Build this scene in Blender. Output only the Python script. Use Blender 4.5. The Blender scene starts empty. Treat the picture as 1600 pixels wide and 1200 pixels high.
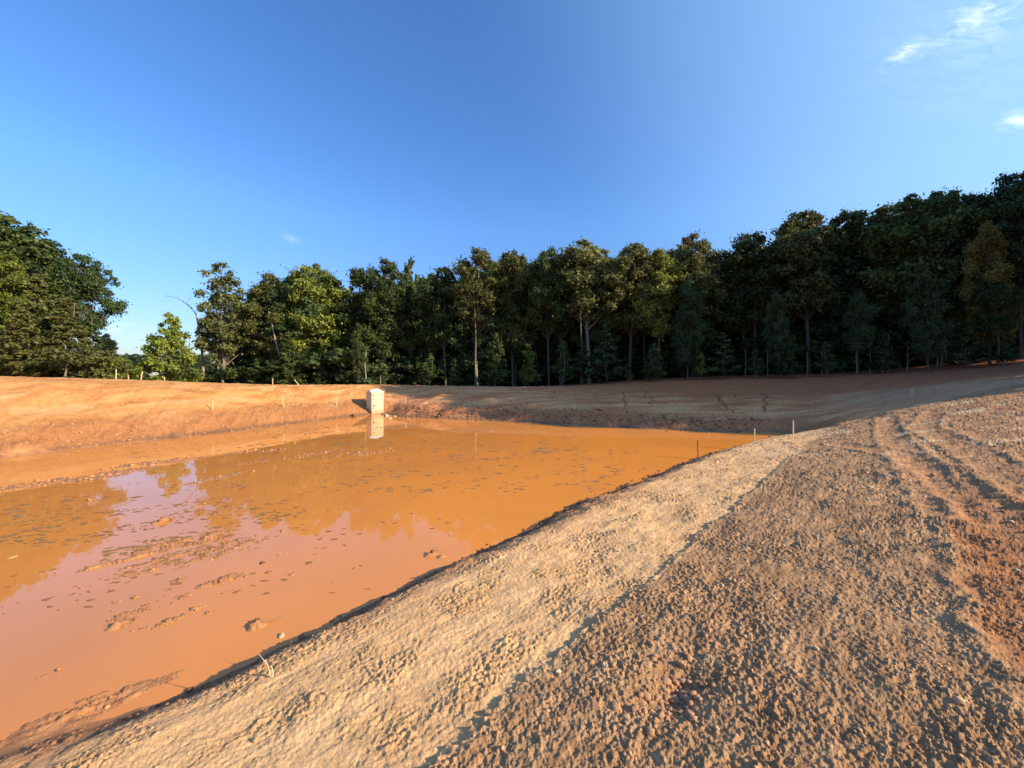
import bpy, bmesh, math, random
import numpy as np
from mathutils import Vector, Matrix

# ------------------------------------------------------------------ camera, sky, sun, exposure
R = math.radians
scene = bpy.context.scene
C = scene.collection
SUN_AZ, SUN_EL = 110.0, 25.0          # degrees clockwise from the view direction (+Y); above horizon
F = 600.0; HOR = 585.0                # focal length and horizon row of the 1600x1200 photograph
WZ = -3.0                             # water level, the camera stands at the origin

cam_d = bpy.data.cameras.new('camera'); cam = bpy.data.objects.new('camera', cam_d); C.objects.link(cam)
cam_d.sensor_width = 36.0; cam_d.lens = 36.0 * F / 1600.0
cam_d.shift_y = -(600 - HOR) / 1600.0
cam_d.clip_start = 0.05; cam_d.clip_end = 5000
cam.location = (0, 0, 0); cam.rotation_euler = (R(90), 0, 0)
scene.camera = cam

world = bpy.data.worlds.new('World'); scene.world = world; world.use_nodes = True
wn = world.node_tree; wn.nodes.clear()
def N(t, kind, **kw):
    n = t.nodes.new(kind)
    for k, v in kw.items(): setattr(n, k, v)
    return n
def vmath(t, op, a, b=None):
    n = N(t, 'ShaderNodeMath', operation=op)
    for i, v in enumerate((a, b)):
        if v is None: continue
        if isinstance(v, (int, float)): n.inputs[i].default_value = v
        else: t.links.new(v, n.inputs[i])
    return n.outputs[0]
out = N(wn, 'ShaderNodeOutputWorld'); bg = N(wn, 'ShaderNodeBackground')
sky = N(wn, 'ShaderNodeTexSky'); sky.sky_type = 'NISHITA'; sky.sun_disc = False
sky.sun_elevation = R(SUN_EL); sky.sun_rotation = R(SUN_AZ)
sky.altitude = 200; sky.air_density = 1.0; sky.dust_density = 0.9; sky.ozone_density = 3.0
bg.inputs['Strength'].default_value = 0.120
# thin cirrus wisps, placed by world direction
tc = N(wn, 'ShaderNodeTexCoord'); sep = N(wn, 'ShaderNodeSeparateXYZ')
wn.links.new(tc.outputs['Generated'], sep.inputs[0])
ysafe = vmath(wn, 'MAXIMUM', sep.outputs[1], 0.05)
GX = vmath(wn, 'DIVIDE', sep.outputs[0], ysafe); GZ = vmath(wn, 'DIVIDE', sep.outputs[2], ysafe)
cxyz = N(wn, 'ShaderNodeCombineXYZ'); wn.links.new(GX, cxyz.inputs[0]); wn.links.new(GZ, cxyz.inputs[1])
total = None
for (u, v, a, b, ang, amp) in [(1412, 83, 34, 7, 36, .75), (1482, 58, 38, 8, 33, .4), (1545, 14, 44, 9, 26, .8), (1496, 15, 13, 5, 8, .8),
                             (1545, 48, 40, 13, 28, .3), (1592, 187, 26, 9, 15, .9), (1540, 55, 160, 80, 28, .13),
                             (455, 373, 15, 5, -18, .2), (180, 508, 26, 3, 0, .25), (178, 515, 10, 4, 0, .4)]:
    mp = N(wn, 'ShaderNodeMapping', vector_type='TEXTURE')
    mp.inputs['Location'].default_value = ((u - 800) / F, (HOR - v) / F, 0)
    mp.inputs['Rotation'].default_value = (0, 0, R(ang)); mp.inputs['Scale'].default_value = (a / F * 1.8, b / F * 2.3, 1)
    wn.links.new(cxyz.outputs[0], mp.inputs[0])
    ln = N(wn, 'ShaderNodeVectorMath', operation='LENGTH'); wn.links.new(mp.outputs[0], ln.inputs[0])
    e = vmath(wn, 'POWER', vmath(wn, 'MAXIMUM', vmath(wn, 'SUBTRACT', 1.0, ln.outputs['Value']), 0.0), 1.3)
    e = vmath(wn, 'MULTIPLY', e, amp * .8)
    total = e if total is None else vmath(wn, 'ADD', total, e)
nz = N(wn, 'ShaderNodeTexNoise'); nz.inputs['Scale'].default_value = 26; nz.inputs['Detail'].default_value = 9; nz.inputs['Distortion'].default_value = 1.2; nz.inputs['Roughness'].default_value = .6
mpn = N(wn, 'ShaderNodeMapping'); mpn.inputs['Rotation'].default_value = (0, 0, R(-32)); mpn.inputs['Scale'].default_value = (.45, 1.3, 1)
wn.links.new(cxyz.outputs[0], mpn.inputs[0]); wn.links.new(mpn.outputs[0], nz.inputs['Vector'])
nm = N(wn, 'ShaderNodeMapRange'); nm.inputs[1].default_value = .36; nm.inputs[2].default_value = .66
wn.links.new(nz.outputs['Fac'], nm.inputs[0])
cl = vmath(wn, 'MULTIPLY', total, nm.outputs[0]); cl = vmath(wn, 'MINIMUM', cl, .9)
hs = N(wn, 'ShaderNodeHueSaturation'); hs.inputs['Saturation'].default_value = 1.2
wn.links.new(sky.outputs[0], hs.inputs['Color'])
mixc = N(wn, 'ShaderNodeMix', data_type='RGBA'); wn.links.new(cl, mixc.inputs[0])
hz = N(wn, 'ShaderNodeMapRange'); hz.inputs[1].default_value = 0; hz.inputs[2].default_value = .35; hz.inputs[3].default_value = .5; hz.inputs[4].default_value = 1.0
wn.links.new(sep.outputs[2], hz.inputs[0])
tv = N(wn, 'ShaderNodeVectorMath', operation='SCALE'); wn.links.new(hs.outputs[0], tv.inputs[0]); wn.links.new(hz.outputs[0], tv.inputs['Scale'])
tm = N(wn, 'ShaderNodeVectorMath', operation='MULTIPLY'); wn.links.new(tv.outputs[0], tm.inputs[0]); tm.inputs[1].default_value = (1.10, 1.08, 1.21)
dt = N(wn, 'ShaderNodeVectorMath', operation='DOT_PRODUCT'); wn.links.new(tc.outputs['Generated'], dt.inputs[0])
dt.inputs[1].default_value = (math.sin(R(SUN_AZ)) * math.cos(R(SUN_EL)), math.cos(R(SUN_AZ)) * math.cos(R(SUN_EL)), math.sin(R(SUN_EL)))
au = N(wn, 'ShaderNodeMapRange', interpolation_type='SMOOTHSTEP'); au.inputs[1].default_value = -.05; au.inputs[2].default_value = 1.15; au.inputs[3].default_value = 0; au.inputs[4].default_value = .95
wn.links.new(dt.outputs['Value'], au.inputs[0])
ma = N(wn, 'ShaderNodeMix', data_type='RGBA'); wn.links.new(au.outputs[0], ma.inputs[0]); wn.links.new(tm.outputs[0], ma.inputs[6]); ma.inputs[7].default_value = (2.3, 3.9, 5.7, 1)
wn.links.new(ma.outputs[2], mixc.inputs[6]); mixc.inputs[7].default_value = (6.5, 7, 7.3, 1)
wn.links.new(mixc.outputs[2], bg.inputs['Color']); wn.links.new(bg.outputs[0], out.inputs[0])

sun_d = bpy.data.lights.new('sun', 'SUN'); sun_d.energy = 5.0; sun_d.angle = R(0.5); sun_d.color = (1.0, .80, .52)
sun = bpy.data.objects.new('sun', sun_d); C.objects.link(sun)
SD = Vector((math.sin(R(SUN_AZ)) * math.cos(R(SUN_EL)), math.cos(R(SUN_AZ)) * math.cos(R(SUN_EL)), math.sin(R(SUN_EL))))
sun.rotation_euler = SD.to_track_quat('Z', 'Y').to_euler()
scene.view_settings.view_transform = 'Standard'; scene.view_settings.look = 'None'
scene.view_settings.exposure = 0.92; scene.view_settings.gamma = 1.0

# ------------------------------------------------------------------ helpers
rnd = random.Random(7); rng = np.random.default_rng(11)
def W(u, v, z=WZ):
    d = F * z / (HOR - v); return ((u - 800) / F * d, d)
def tag(o, label=None, cat=None, group=None, kind=None):
    if label: o['label'] = label
    if cat: o['category'] = cat
    if group: o['group'] = group
    if kind: o['kind'] = kind
    return o
def mesh_obj(name, verts, faces_flat, nper, mat, parent=None, smooth=False, attrs=None):
    """verts (n,3) array; faces_flat (m,nper) int array"""
    me = bpy.data.meshes.new(name)
    verts = np.asarray(verts, dtype=np.float32); fa = np.asarray(faces_flat, dtype=np.int32)
    me.vertices.add(len(verts)); me.vertices.foreach_set('co', verts.ravel())
    me.loops.add(fa.size); me.loops.foreach_set('vertex_index', fa.ravel())
    me.polygons.add(len(fa)); me.polygons.foreach_set('loop_start', np.arange(0, fa.size, nper, dtype=np.int32))
    me.polygons.foreach_set('loop_total', np.full(len(fa), nper, dtype=np.int32))
    if smooth: me.polygons.foreach_set('use_smooth', np.ones(len(fa), dtype=bool))
    for (an, ty, dom, data) in (attrs or []):
        a = me.attributes.new(an, ty, dom); a.data.foreach_set('color' if 'COLOR' in ty else 'value', np.asarray(data, dtype=np.float32).ravel())
    me.update(calc_edges=True); me.validate()
    me.materials.append(mat)
    o = bpy.data.objects.new(name, me); C.objects.link(o)
    if parent: o.parent = parent
    return o
def empty(name, loc, rz=0):
    o = bpy.data.objects.new(name, None); o.location = loc; o.rotation_euler = (0, 0, rz); o.empty_display_size = .2
    C.objects.link(o); return o
def bm_obj(name, bm, mat, parent=None, smooth=False):
    me = bpy.data.meshes.new(name); bm.to_mesh(me); bm.free(); me.materials.append(mat)
    if smooth:
        for p in me.polygons: p.use_smooth = True
    o = bpy.data.objects.new(name, me); C.objects.link(o)
    if parent: o.parent = parent
    return o
def tubes(paths, sides=6):
    """paths: list of (pts list, radii list) -> verts, quads"""
    V = []; Q = []
    for pts, rad in paths:
        pts = [Vector(p) for p in pts]; base = len(V); n = len(pts)
        for i, p in enumerate(pts):
            t = (pts[min(i + 1, n - 1)] - pts[max(i - 1, 0)]).normalized()
            a = t.orthogonal().normalized() if abs(t.z) < .9 else Vector((1, 0, 0)).cross(t).normalized()
            b = t.cross(a)
            for k in range(sides):
                an = 2 * math.pi * k / sides
                V.append(p + (a * math.cos(an) + b * math.sin(an)) * rad[i])
        for i in range(n - 1):
            for k in range(sides):
                k2 = (k + 1) % sides
                Q.append((base + i * sides + k, base + i * sides + k2, base + (i + 1) * sides + k2, base + (i + 1) * sides + k))
        m = len(V); V.append(pts[-1].copy()); e = base + (n - 1) * sides
        for k in range(0, sides, 1): Q.append((e + k, e + (k + 1) % sides, m, m))
    return V, Q
def tube_obj(name, paths, mat, parent=None, sides=6):
    V, Q = tubes(paths, sides); bm = bmesh.new(); vs = [bm.verts.new(v) for v in V]
    for q in Q:
        q2 = list(dict.fromkeys(q))
        try: bm.faces.new([vs[i] for i in q2])
        except ValueError: pass
    return bm_obj(name, bm, mat, parent, True)

# numpy noise
def h2(ix, iy, seed):
    h = (ix.astype(np.int64) * 374761393 + iy.astype(np.int64) * 668265263 + seed * 974634777) & 0xffffffff
    h = ((h ^ (h >> 13)) * 1274126177) & 0xffffffff
    h = ((h ^ (h >> 16)) * 2246822519) & 0xffffffff
    return ((h ^ (h >> 15)) & 0xffffff) / float(0x1000000)
def perlin(x, y, seed=0):
    ix = np.floor(x); iy = np.floor(y); fx = x - ix; fy = y - iy
    ux = fx * fx * fx * (fx * (fx * 6 - 15) + 10); uy = fy * fy * fy * (fy * (fy * 6 - 15) + 10)
    def g(ox, oy):
        a = h2(ix + ox, iy + oy, seed) * 6.2831853
        return np.cos(a) * (fx - ox) + np.sin(a) * (fy - oy)
    a = g(0, 0); b = g(1, 0); c = g(0, 1); d = g(1, 1)
    return (a + ux * (b - a) + uy * (c - a + ux * (a - b - c + d))) * 1.5
def fbm(x, y, seed=0, oct=4, gain=.5):
    s = 0; a = 1
    for o in range(oct):
        s = s + a * perlin(x * 2.03 ** o + 17.3 * o, y * 2.03 ** o - 9.1 * o, seed + o); a *= gain
    return s
def worley(x, y, seed=0):
    """bump per cell: random radius domes"""
    ix = np.floor(x); iy = np.floor(y); best = np.zeros_like(x)
    for ox in (-1, 0, 1):
        for oy in (-1, 0, 1):
            cx = ix + ox; cy = iy + oy
            px = cx + h2(cx, cy, seed); py = cy + h2(cx, cy, seed + 1); r = .25 + .55 * h2(cx, cy, seed + 2) ** 2
            d2 = ((x - px) ** 2 + (y - py) ** 2) / (r * r)
            best = np.maximum(best, np.maximum(0, 1 - np.sqrt(d2)) ** .75 * r * 1.15)
    return best
def sstep(a, b, x):
    t = np.clip((x - a) / (b - a), 0, 1); return t * t * (3 - 2 * t)

# ------------------------------------------------------------------ terrain
SHORE = [(-18, -14), (-9.5, -2.6), W(0, 1184), W(150, 1140), W(300, 1075), W(500, 976), W(600, 931), W(700, 881), W(780, 843), W(870, 801),
         W(1000, 746), W(1100, 713), (11, 17.0), (14, 18.6), (13.5, 19.6), W(1128, 676), W(990, 670), W(887, 665), W(750, 657), W(700, 655),
         W(625, 652), W(602, 646.3), W(581, 647.5), W(574, 648.5), W(562, 650), W(470, 661), W(300, 682), W(150, 697), W(0, 715), (-24, 4), (-29, -8), (-26, -18)]
def shore_dist(x, y):
    best = np.full(x.shape, 1e9); inside = np.zeros(x.shape, bool); n = len(SHORE)
    for i in range(n):
        ax, ay = SHORE[i]; bx, by = SHORE[(i + 1) % n]; dx, dy = bx - ax, by - ay
        t = np.clip(((x - ax) * dx + (y - ay) * dy) / (dx * dx + dy * dy), 0, 1)
        best = np.minimum(best, (x - ax - t * dx) ** 2 + (y - ay - t * dy) ** 2)
        if dy != 0:
            c = ((ay > y) != (by > y)) & (x < dx * (y - ay) / dy + ax); inside ^= c
    d = np.sqrt(best); return np.where(inside, -d, d)
CP = np.array([
    (-26, 19.5, -.15), (-31, 14, .05), (-45, 10, .3), (-45, 32, -.6), (-25, 25.7, -.38), (-33, 27, -.5), (-20, 30, -.78), (-16, 31.5, -.86), (-12.4, 32.4, -.86), (-5, 34, -1.12), (0, 35, -1.17),
    (5, 36.5, -1.2), (11, 42, -.84), (16, 41, -.48), (24, 40, -.13), (34, 36, .4), (38, 33, .88), (40, 30, 1.1), (52, 15, 1.6), (56, 4, 1.5), (42, 5, .8), (31, 6, .3),
    (0, 55, -1.8), (-20, 60, -2.0), (40, 60, 1), (-40, 48, -1.9), (-30, 42, -1.7), (0, 44, -1.45), (-12, 42, -1.3), (-60, 60, -2), (60, 40, 2.2), (-35, 90, -3.2), (0, 120, -2), (80, 90, 3),
    (22, 28, -1.15), (17, 26, -1.6), (24, 24, -1.0), (10, 29, -1.35), (30, 26, -.35), (24, 33, -.55),
    (0, 0, -2.1), (-2, -2, -2.1), (3, 1, -1.95), (5, 3, -1.93), (-3.0, 2.5, -2.6), (-1.35, 4.5, -2.6), (1.8, 8, -2.6), (4.9, 11.3, -2.6), (8.2, 14, -2.58), (12, 16.6, -2.5),
    (0.1, 3.1, -2.38), (3.6, 6.5, -2.36), (9, 11.5, -2.2), (13.5, 15.5, -2.1), (19, 17, -1.25), (24.5, 18, -.38), (16, 9, -1.05), (9, 5, -1.5), (22, 9, -.55), (18, 22, -2.0),
    (-9, -6, -2.3), (5, -10, -1.2), (20, -10, -.2), (-14, -20, -2.2), (60, -20, 1.2), (-60, -10, .5), (0, -60, 0), (-40, -50, 0)], float)
def _phi(r2): return np.where(r2 > 1e-9, .5 * r2 * np.log(np.maximum(r2, 1e-9)), 0)
def _tps_fit():
    P = CP[:, :2] / 20.; n = len(P); r2 = ((P[:, None] - P[None]) ** 2).sum(-1)
    A = np.zeros((n + 3, n + 3)); A[:n, :n] = _phi(r2) + np.eye(n) * 2e-4; A[:n, n] = 1; A[:n, n + 1:] = P
    A[n, :n] = 1; A[n + 1:, :n] = P.T; b = np.concatenate([CP[:, 2], [0, 0, 0]])
    return P, np.linalg.solve(A, b)
_P, _w = _tps_fit()
def upland(x, y):
    X = np.clip(x, -90, 90) / 20.; Y = np.clip(y, -80, 130) / 20.; s = _w[len(_P)] + _w[len(_P) + 1] * X + _w[len(_P) + 2] * Y
    for i, (px, py) in enumerate(_P): s = s + _w[i] * _phi((X - px) ** 2 + (Y - py) ** 2)
    return s
E1 = (.707, .707)
# mud bars: u, v, half length along the grading direction, half width, strength
BARS = [(120, 1118, .8, .16, .95), (270, 850, .9, .35, 1.25), (310, 866, 2.0, .75, 1.0), (230, 950, 1.1, .35, .85), (340, 800, 1.6, .6, .85), (400, 722, 2.4, .6, .9), (560, 708, 2.0, .5, .95), (90, 752, 3.5, .7, 1.1), (250, 722, 2.5, .7, 1.1), (255, 815, .28, .16, 1.5), (300, 846, 1.1, .42, 1.25), (350, 838, .7, .3, .9), (185, 878, .75, .12, 1.3), (240, 874, .12, .09, 1.2), (285, 903, .18, .1, 1.4), (250, 918, .38, .08, 1.2),
        (345, 907, .42, .14, 1.35), (385, 900, .35, .09, 1.1), (418, 895, .12, .1, 1.15), (456, 897, .12, .06, 1.2), (178, 941, .12, .06, 1.2), (208, 936, .1, .05, 1.1), (190, 962, .3, .06, 1.0),
        (190, 976, .22, .1, 1.45), (262, 972, .33, .11, 1.25), (212, 985, .2, .06, 1.0), (308, 951, .12, .07, 1.2), (325, 958, .1, .06, 1.2), (400, 979, .14, .08, 1.25), (280, 935, .35, .05, .95),
        (100, 1045, .3, .04, .95), (110, 1115, .5, .2, .8), (160, 1095, .35, .12, .8), (340, 870, .5, .16, .9), (440, 865, .2, .1, 1.0), (676, 866, .16, .07, 1.3), (690, 870, .1, .05, 1.1),
        (60, 757, 1.2, .4, 1.1), (140, 748, 1.5, .5, 1.2), (200, 735, 1.6, .5, 1.15), (255, 722, 1.2, .4, 1.05), (345, 746, .9, .35, 1.15), (372, 740, .9, .25, 1.1), (300, 756, .3, .15, 1.2), (315, 790, .3, .15, 1.1),
        (380, 706, 1.0, .3, 1.1), (430, 703, 1.3, .3, 1.1), (500, 707, 1.4, .35, 1.15), (480, 713, 1.2, .2, 1.0), (580, 709, 1.2, .3, 1.1), (600, 706, 1.0, .22, 1.0), (560, 712, .8, .2, 1.0), (138, 782, .12, .09, 1.3), (146, 786, .14, .1, 1.3)]
RILLS = [([(1118, 616), (1124, 626), (1133, 634), (1145, 645)], .10), ([(1192, 618), (1196, 628), (1193, 636), (1195, 645)], .12), ([(1008, 612), (1016, 622), (1018, 634)], .06), ([(865, 612), (862, 622)], .06),
         ([(974, 614), (977, 640)], .06), ([(1150, 617), (1146, 621)], .05), ([(1010, 612), (1004, 622)], .05)]
def near_s(x, y): return (6.9 - y + x) / 1.4142
def near_mask(x, y):
    """1 on the camera's side of the pond"""
    return sstep(-.3, 1.2, np.minimum(near_s(x, y) + np.maximum(0, x - 9) * .35, 17.8 + .12 * (x - 14) - y + np.where(x < 12, 3, 0)))
def seg_dist(x, y, pts):
    best = np.full(x.shape, 1e9); al = np.zeros(x.shape); acc = 0
    for (ax, ay), (bx, by) in zip(pts[:-1], pts[1:]):
        dx, dy = bx - ax, by - ay; L = math.hypot(dx, dy); t = np.clip(((x - ax) * dx + (y - ay) * dy) / (L * L), 0, 1)
        px, py = x - ax - t * dx, y - ay - t * dy; d = np.hypot(px, py); sgn = np.sign(dx * py - dy * px); m = d < np.abs(best)
        best = np.where(m, d * sgn, best); al = np.where(m, acc + t * L, al); acc += L
    return best, al
def wn_pt(u, v, z): d = F * z / (HOR - v); return ((u - 800) / F * d, d)
TRACKS = [[wn_pt(1600, 800, -1.6), wn_pt(1500, 752, -1.75), wn_pt(1420, 712, -1.85), wn_pt(1310, 690, -2.05)],
          [wn_pt(1640, 700, -1.0), wn_pt(1500, 672, -1.35), wn_pt(1440, 652, -1.4), wn_pt(1460, 632, -1.2), wn_pt(1560, 618, -.75)],
          [wn_pt(1385, 645, -1.6), wn_pt(1390, 668, -1.75), wn_pt(1400, 690, -1.85), wn_pt(1440, 735, -1.85), wn_pt(1490, 800, -1.9)]]
def fields(x, y):
    d = shore_dist(x, y); nm = near_mask(x, y); s = near_s(x, y); r = np.hypot(x, y)
    U = upland(x, y)
    a = (x + y) * .7071; b = (y - x) * .7071         # along / across the grading direction
    dw = d + (.04 + .06 * (1 - nm)) * perlin(a * 1.3, b * 1.3, 5) + .03 * perlin(a * 6, b * 6, 7) + .28 * fbm(x * .35, y * .35, 6, 2) * (1 - nm) * sstep(1.0, 3.5, np.hypot(x + 10.2, y - 29.2))
    profn = .39 * sstep(-.12, .84, dw) + .4 * np.maximum(0, dw - .84)
    proff = .62 * sstep(-.1, 1.5, dw) + .30 * np.maximum(0, dw - 1.2)
    leftm = sstep(-9, -13, x) * (1 - nm)
    proff = proff + leftm * .06 * np.maximum(0, dw - 1)
    prof = WZ + nm * profn + (1 - nm) * proff
    k = .05 + .35 * (1 - nm)
    hh = np.clip(.5 + .5 * (U - prof) / k, 0, 1); land = U * (1 - hh) + prof * hh - k * hh * (1 - hh)
    land = np.where(dw > 8, U, land)
    # pond bed with mud bars
    bed = WZ - .03 - .03 * sstep(0, 1.5, -d)
    isl = np.zeros_like(x)
    for (u, v, L, Wd, q) in BARS:
        cx, cy = W(u, v); ca = (cx + cy) * .7071; cb = (cy - cx) * .7071
        m = (np.abs(a - ca) < 4 * L) & (np.abs(b - cb) < 4 * Wd)
        if m.any():
            g = np.zeros_like(x); g[m] = q * np.exp(-(((a[m] - ca) / L) ** 2 + ((b[m] - cb) / Wd) ** 2)); isl = np.maximum(isl, np.minimum(g, 1.35))
    rn = .5 * (1 - np.abs(fbm(a * 1.8, b * 8, 21, 3)) * 1.6) + .5 * fbm(a * 4, b * 8, 31, 4)
    bed = bed * 1 + isl * (.050 + .055 * rn) + .012 * sstep(.2, .6, isl) * worley(a * 7, b * 14, 43) + .018 * isl * fbm(a * 24, b * 30, 41, 2)
    z = np.where(d > .3, land, np.where(d < -.6, bed, 0))
    t = sstep(-.5, .25, d); z = np.where((d <= .3) & (d >= -.6), np.maximum(bed, WZ - .14) * (1 - t) + land * t, z)
    return d, nm, s, r, a, b, z, isl
def ground_z(x, y, colour=False):
    x = np.asarray(x, float); y = np.asarray(y, float)
    d, nm, s, r, a, b, z, isl = fields(x, y)
    out_w = sstep(-.05, .5, d)
    f1 = fbm(a * .9, b * .9, 51, 4)
    # edge of the rough graded strip
    sb = 2.85 + .10 * perlin(a * .8, b * .2, 61) + .05 * perlin(a * 2.7, b * 1.5, 62) + .06 * perlin(a * 8, b * 6, 63) + .05 * perlin(a * 22, b * 20, 64)
    rough = sstep(sb - .02, sb + .045, s) * nm
    rough_wide = sstep(sb - .05, sb + .18, s) * nm
    near_fade = 1 / (1 + (r / 9.) ** 2)
    z = z + out_w * (.025 * f1 + .009 * fbm(a * 2.6, b * 2.6, 52, 3))
    lift = .028 * rough * sstep(16, 9, a)
    z = z + lift
    # large hollows and lumps on the near ground
    patch = sstep(-.25, .35, fbm(a * 1.1 + 3, b * 1.6, 71, 3))
    wx = .35 * fbm(x * 14, y * 14, 88, 2) / 10; wy = .35 * fbm(x * 14, y * 14, 89, 2) / 10; w1 = worley((a + wx) * 19, (b + wy) * 23, 81); w2 = worley((x + wx) * 46 + 5, (y + wy) * 46, 82); w3 = worley(x * 6 + 2, y * 6, 85)
    fine = fbm(x * 26, y * 26, 83, 4, .6); rid = 1 - np.abs(fbm(x * 9, y * 9, 87, 3)) * 1.5
    amp = nm * out_w
    patch2 = sstep(.25, .7, fbm(a * .9 + 13, b * 1.3, 72, 2))
    rgh = amp * (rough_wide * (.55 + .40 * patch) * (.8 + .4 * np.clip(.5 + fbm(a * .45, b * .8, 74, 2), 0, 1)) + (1 - rough_wide) * (.22 + .68 * patch * patch))
    flat_t = np.zeros_like(x)
    for pts in TRACKS: flat_t = np.maximum(flat_t, np.exp(-(seg_dist(x, y, pts)[0] / .34) ** 4))
    flat_t = np.maximum(flat_t, sstep(.25, .55, fbm(a * .8 + 31, b * 1.4, 77, 3)) * .8)
    rgh = rgh * (1 - .7 * flat_t)
    z = z + rgh * (.009 * w1 + .010 * w2 + .012 * fine + .009 * rid) + amp * .0025 * fine + rgh * patch2 * .016 * w3
    z = z + amp * .005 * fbm(a * 2.2, b * 9, 84, 3)
    z = z + rough_wide * out_w * .008 * fbm(a * 1.2, b * 5, 86, 3)
    z = z + amp * sstep(3.2, 5, s) * sstep(4, 7, a) * (.03 * fbm(x * .35, y * 2.2, 97, 3) + .012 * fbm(x * 1.2, y * 6, 98, 2))
    z = z + amp * .003 * (np.sin((a + .1 * perlin(a * 2, b * 2, 76)) * 2 * math.pi / .16) * .5 + .5) * sstep(.0, .35, perlin(a * .25 + 4, b * 1.1, 75)) * sstep(1.0, 1.4, s)
    # pit with broken clods in the foreground (around u1060 v1080)
    px, py = wn_pt(1055, 1075, -2.25)
    pd = ((a - (px + py) * .7071) / .34) ** 2 + ((b - (py - px) * .7071) / .16) ** 2
    z = z - .10 * np.exp(-pd) * (1 + .6 * w3)
    # red bulldozer strip with a raised lip on the right
    sr = 5.35 + .22 * perlin(a * .9, b * .1, 91) + .10 * perlin(a * 3, b * .5, 92)
    red = sstep(sr - .05, sr + .15, s) * nm * sstep(10.5, 7.5, a) * sstep(2.8, 3.6, a)
    lip = np.exp(-((s - sr + .02) / .09) ** 2) * nm * sstep(10.5, 7.5, a) * sstep(3.4, 4.2, a)
    z = z + lip * (.013 + .014 * perlin(a * 7, b * 7, 93)) - red * .03
    cleat = np.sin(a * 2 * math.pi / .17) * .5 + .5
    z = z + red * .008 * cleat * sstep(-.3, .3, perlin(a, b * 2, 94))
    tr_m = np.zeros_like(x)
    for pts in TRACKS:
        td, ta = seg_dist(x, y, pts); w = np.abs(td)
        m = np.exp(-(td / .26) ** 2)
        z = z + nm * (-.016 * np.exp(-(td / .2) ** 2) + .017 * np.exp(-((w - .36) / .09) ** 2) * (1 + .8 * perlin(x * 3, y * 3, 95))) + nm * m * .008 * np.sin(ta * 2 * math.pi / .28)
        tr_m = np.maximum(tr_m, m * nm)
    # far banks: graded streaks, rough clods on the lower face, rills
    fb = (1 - nm) * out_w * sstep(30, 6, d)
    low = np.exp(-((d - .8) / (.9 + .7 * sstep(-9, -13, x))) ** 2) * (1 - nm) * out_w
    lat = fbm(x * .5, y * 2.2, 101, 4)
    left = sstep(-9, -13, x)
    c2 = (x * .485 + y * .87); c3 = (-x * .87 + y * .485)    # along / up the left bank
    drag = fbm((c2 - c3 * .8) * 2.4, c3 * .45, 103, 4)
    z = z + fb * (.045 * lat * (1 - left) + .022 * drag * left + .012 * left * fbm((c2 - c3) * 5, c3 * 1.2, 106, 3) - .05 * left * np.maximum(0, drag - .35) + .03 * fbm(x * 1.4, y * 1.4, 104, 4)) + low * .045 * fbm(x * 2.8, y * 2.8, 102, 5, .6) + low * .02 * worley(x * 5, y * 5, 105) * (1 - .6 * left)
    ledge = np.zeros_like(x)
    for pts, dep in RILLS:
        if True:
            pp = []
            for (u, v) in pts:
                t = 20.0
                # march the ray to the bank with the coarse spline surface
                for it in range(40):
                    zz = float(coarse((u - 800) / F * t, t)); zr = (HOR - v) / F * t
                    if zr < zz: break
                    t += .4
                pp.append(((u - 800) / F * t, t))
            td, ta = seg_dist(x, y, pp); td = td + .22 * perlin(x * 1.7, y * 1.7, 111)
            z = z - (1 - nm) * dep * 1.6 * np.exp(-(td / .055) ** 2); ledge = np.maximum(ledge, np.exp(-(td / .055) ** 2) * (1 - nm))
    if not colour: return z
    # ---------------- soil colours by zone, warmed to offset the blue skylight
    def col(c): return np.array(c)[None, :]
    def mix(A, B, t): return A * (1 - t[:, None]) + B * t[:, None]
    n1 = fbm(a * .7, b * 1.6, 121, 4) * .5 + .5; n2 = fbm(x * 6, y * 6, 122, 3) * .5 + .5; n3 = fbm(a * 3, b * 9, 123, 3) * .5 + .5
    sand = mix(col((.70, .435, .22)), col((.54, .31, .145)), np.clip(n1 * .6 + n2 * .4 + .5 * patch - .3, 0, 1))
    rgc = mix(col((.45, .27, .145)), col((.29, .155, .076)), np.clip(n1 * .5 + n3 * .7 - .1, 0, 1))
    rgc = mix(rgc, col((.34, .165, .085)), np.clip(sstep(4.2, 8, s) * .7 * (n3 + .2), 0, 1) * sstep(4, 8, r))
    Cn = mix(np.tile(sand, (1, 1)), rgc, rough_wide)
    Cn = mix(Cn, col((.33, .135, .055)), np.clip(red * (.55 + .5 * n3), 0, .95))
    Cn = mix(Cn, col((.40, .20, .10)), np.clip(tr_m * .55, 0, 1))
    pale = sstep(.62, .8, fbm(x * .45, y * 1.5, 124, 4) * .5 + .5) * sstep(10, 16, r)
    Cn = mix(Cn, col((.55, .40, .25)), pale * .7)
    lc = mix(col((.53, .265, .095)), col((.39, .165, .05)), np.clip(fbm((c2 - c3 * .5) * .5, c3 * 1.2, 125, 4) * .9 + .45, 0, 1))
    lc = mix(lc, col((.58, .35, .17)), np.clip(sstep(.1, .6, fbm((c2 - c3) * .35, c3 * .9, 126, 3)) * .55, 0, 1))
    l2 = fbm(x * .25, y * 1.3, 127, 4)
    fc = mix(col((.62, .31, .14)), col((.48, .17, .07)), np.clip(l2 * .9 + .45, 0, 1))
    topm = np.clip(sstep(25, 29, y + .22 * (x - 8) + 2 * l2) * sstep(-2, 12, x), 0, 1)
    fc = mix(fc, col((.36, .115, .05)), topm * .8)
    greyr = sstep(17, 22, x) * sstep(27, 22, y)
    fc = mix(fc, col((.48, .27, .15)), greyr * .7)
    Cf = mix(fc, lc, sstep(-9, -12.5, x))
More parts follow.
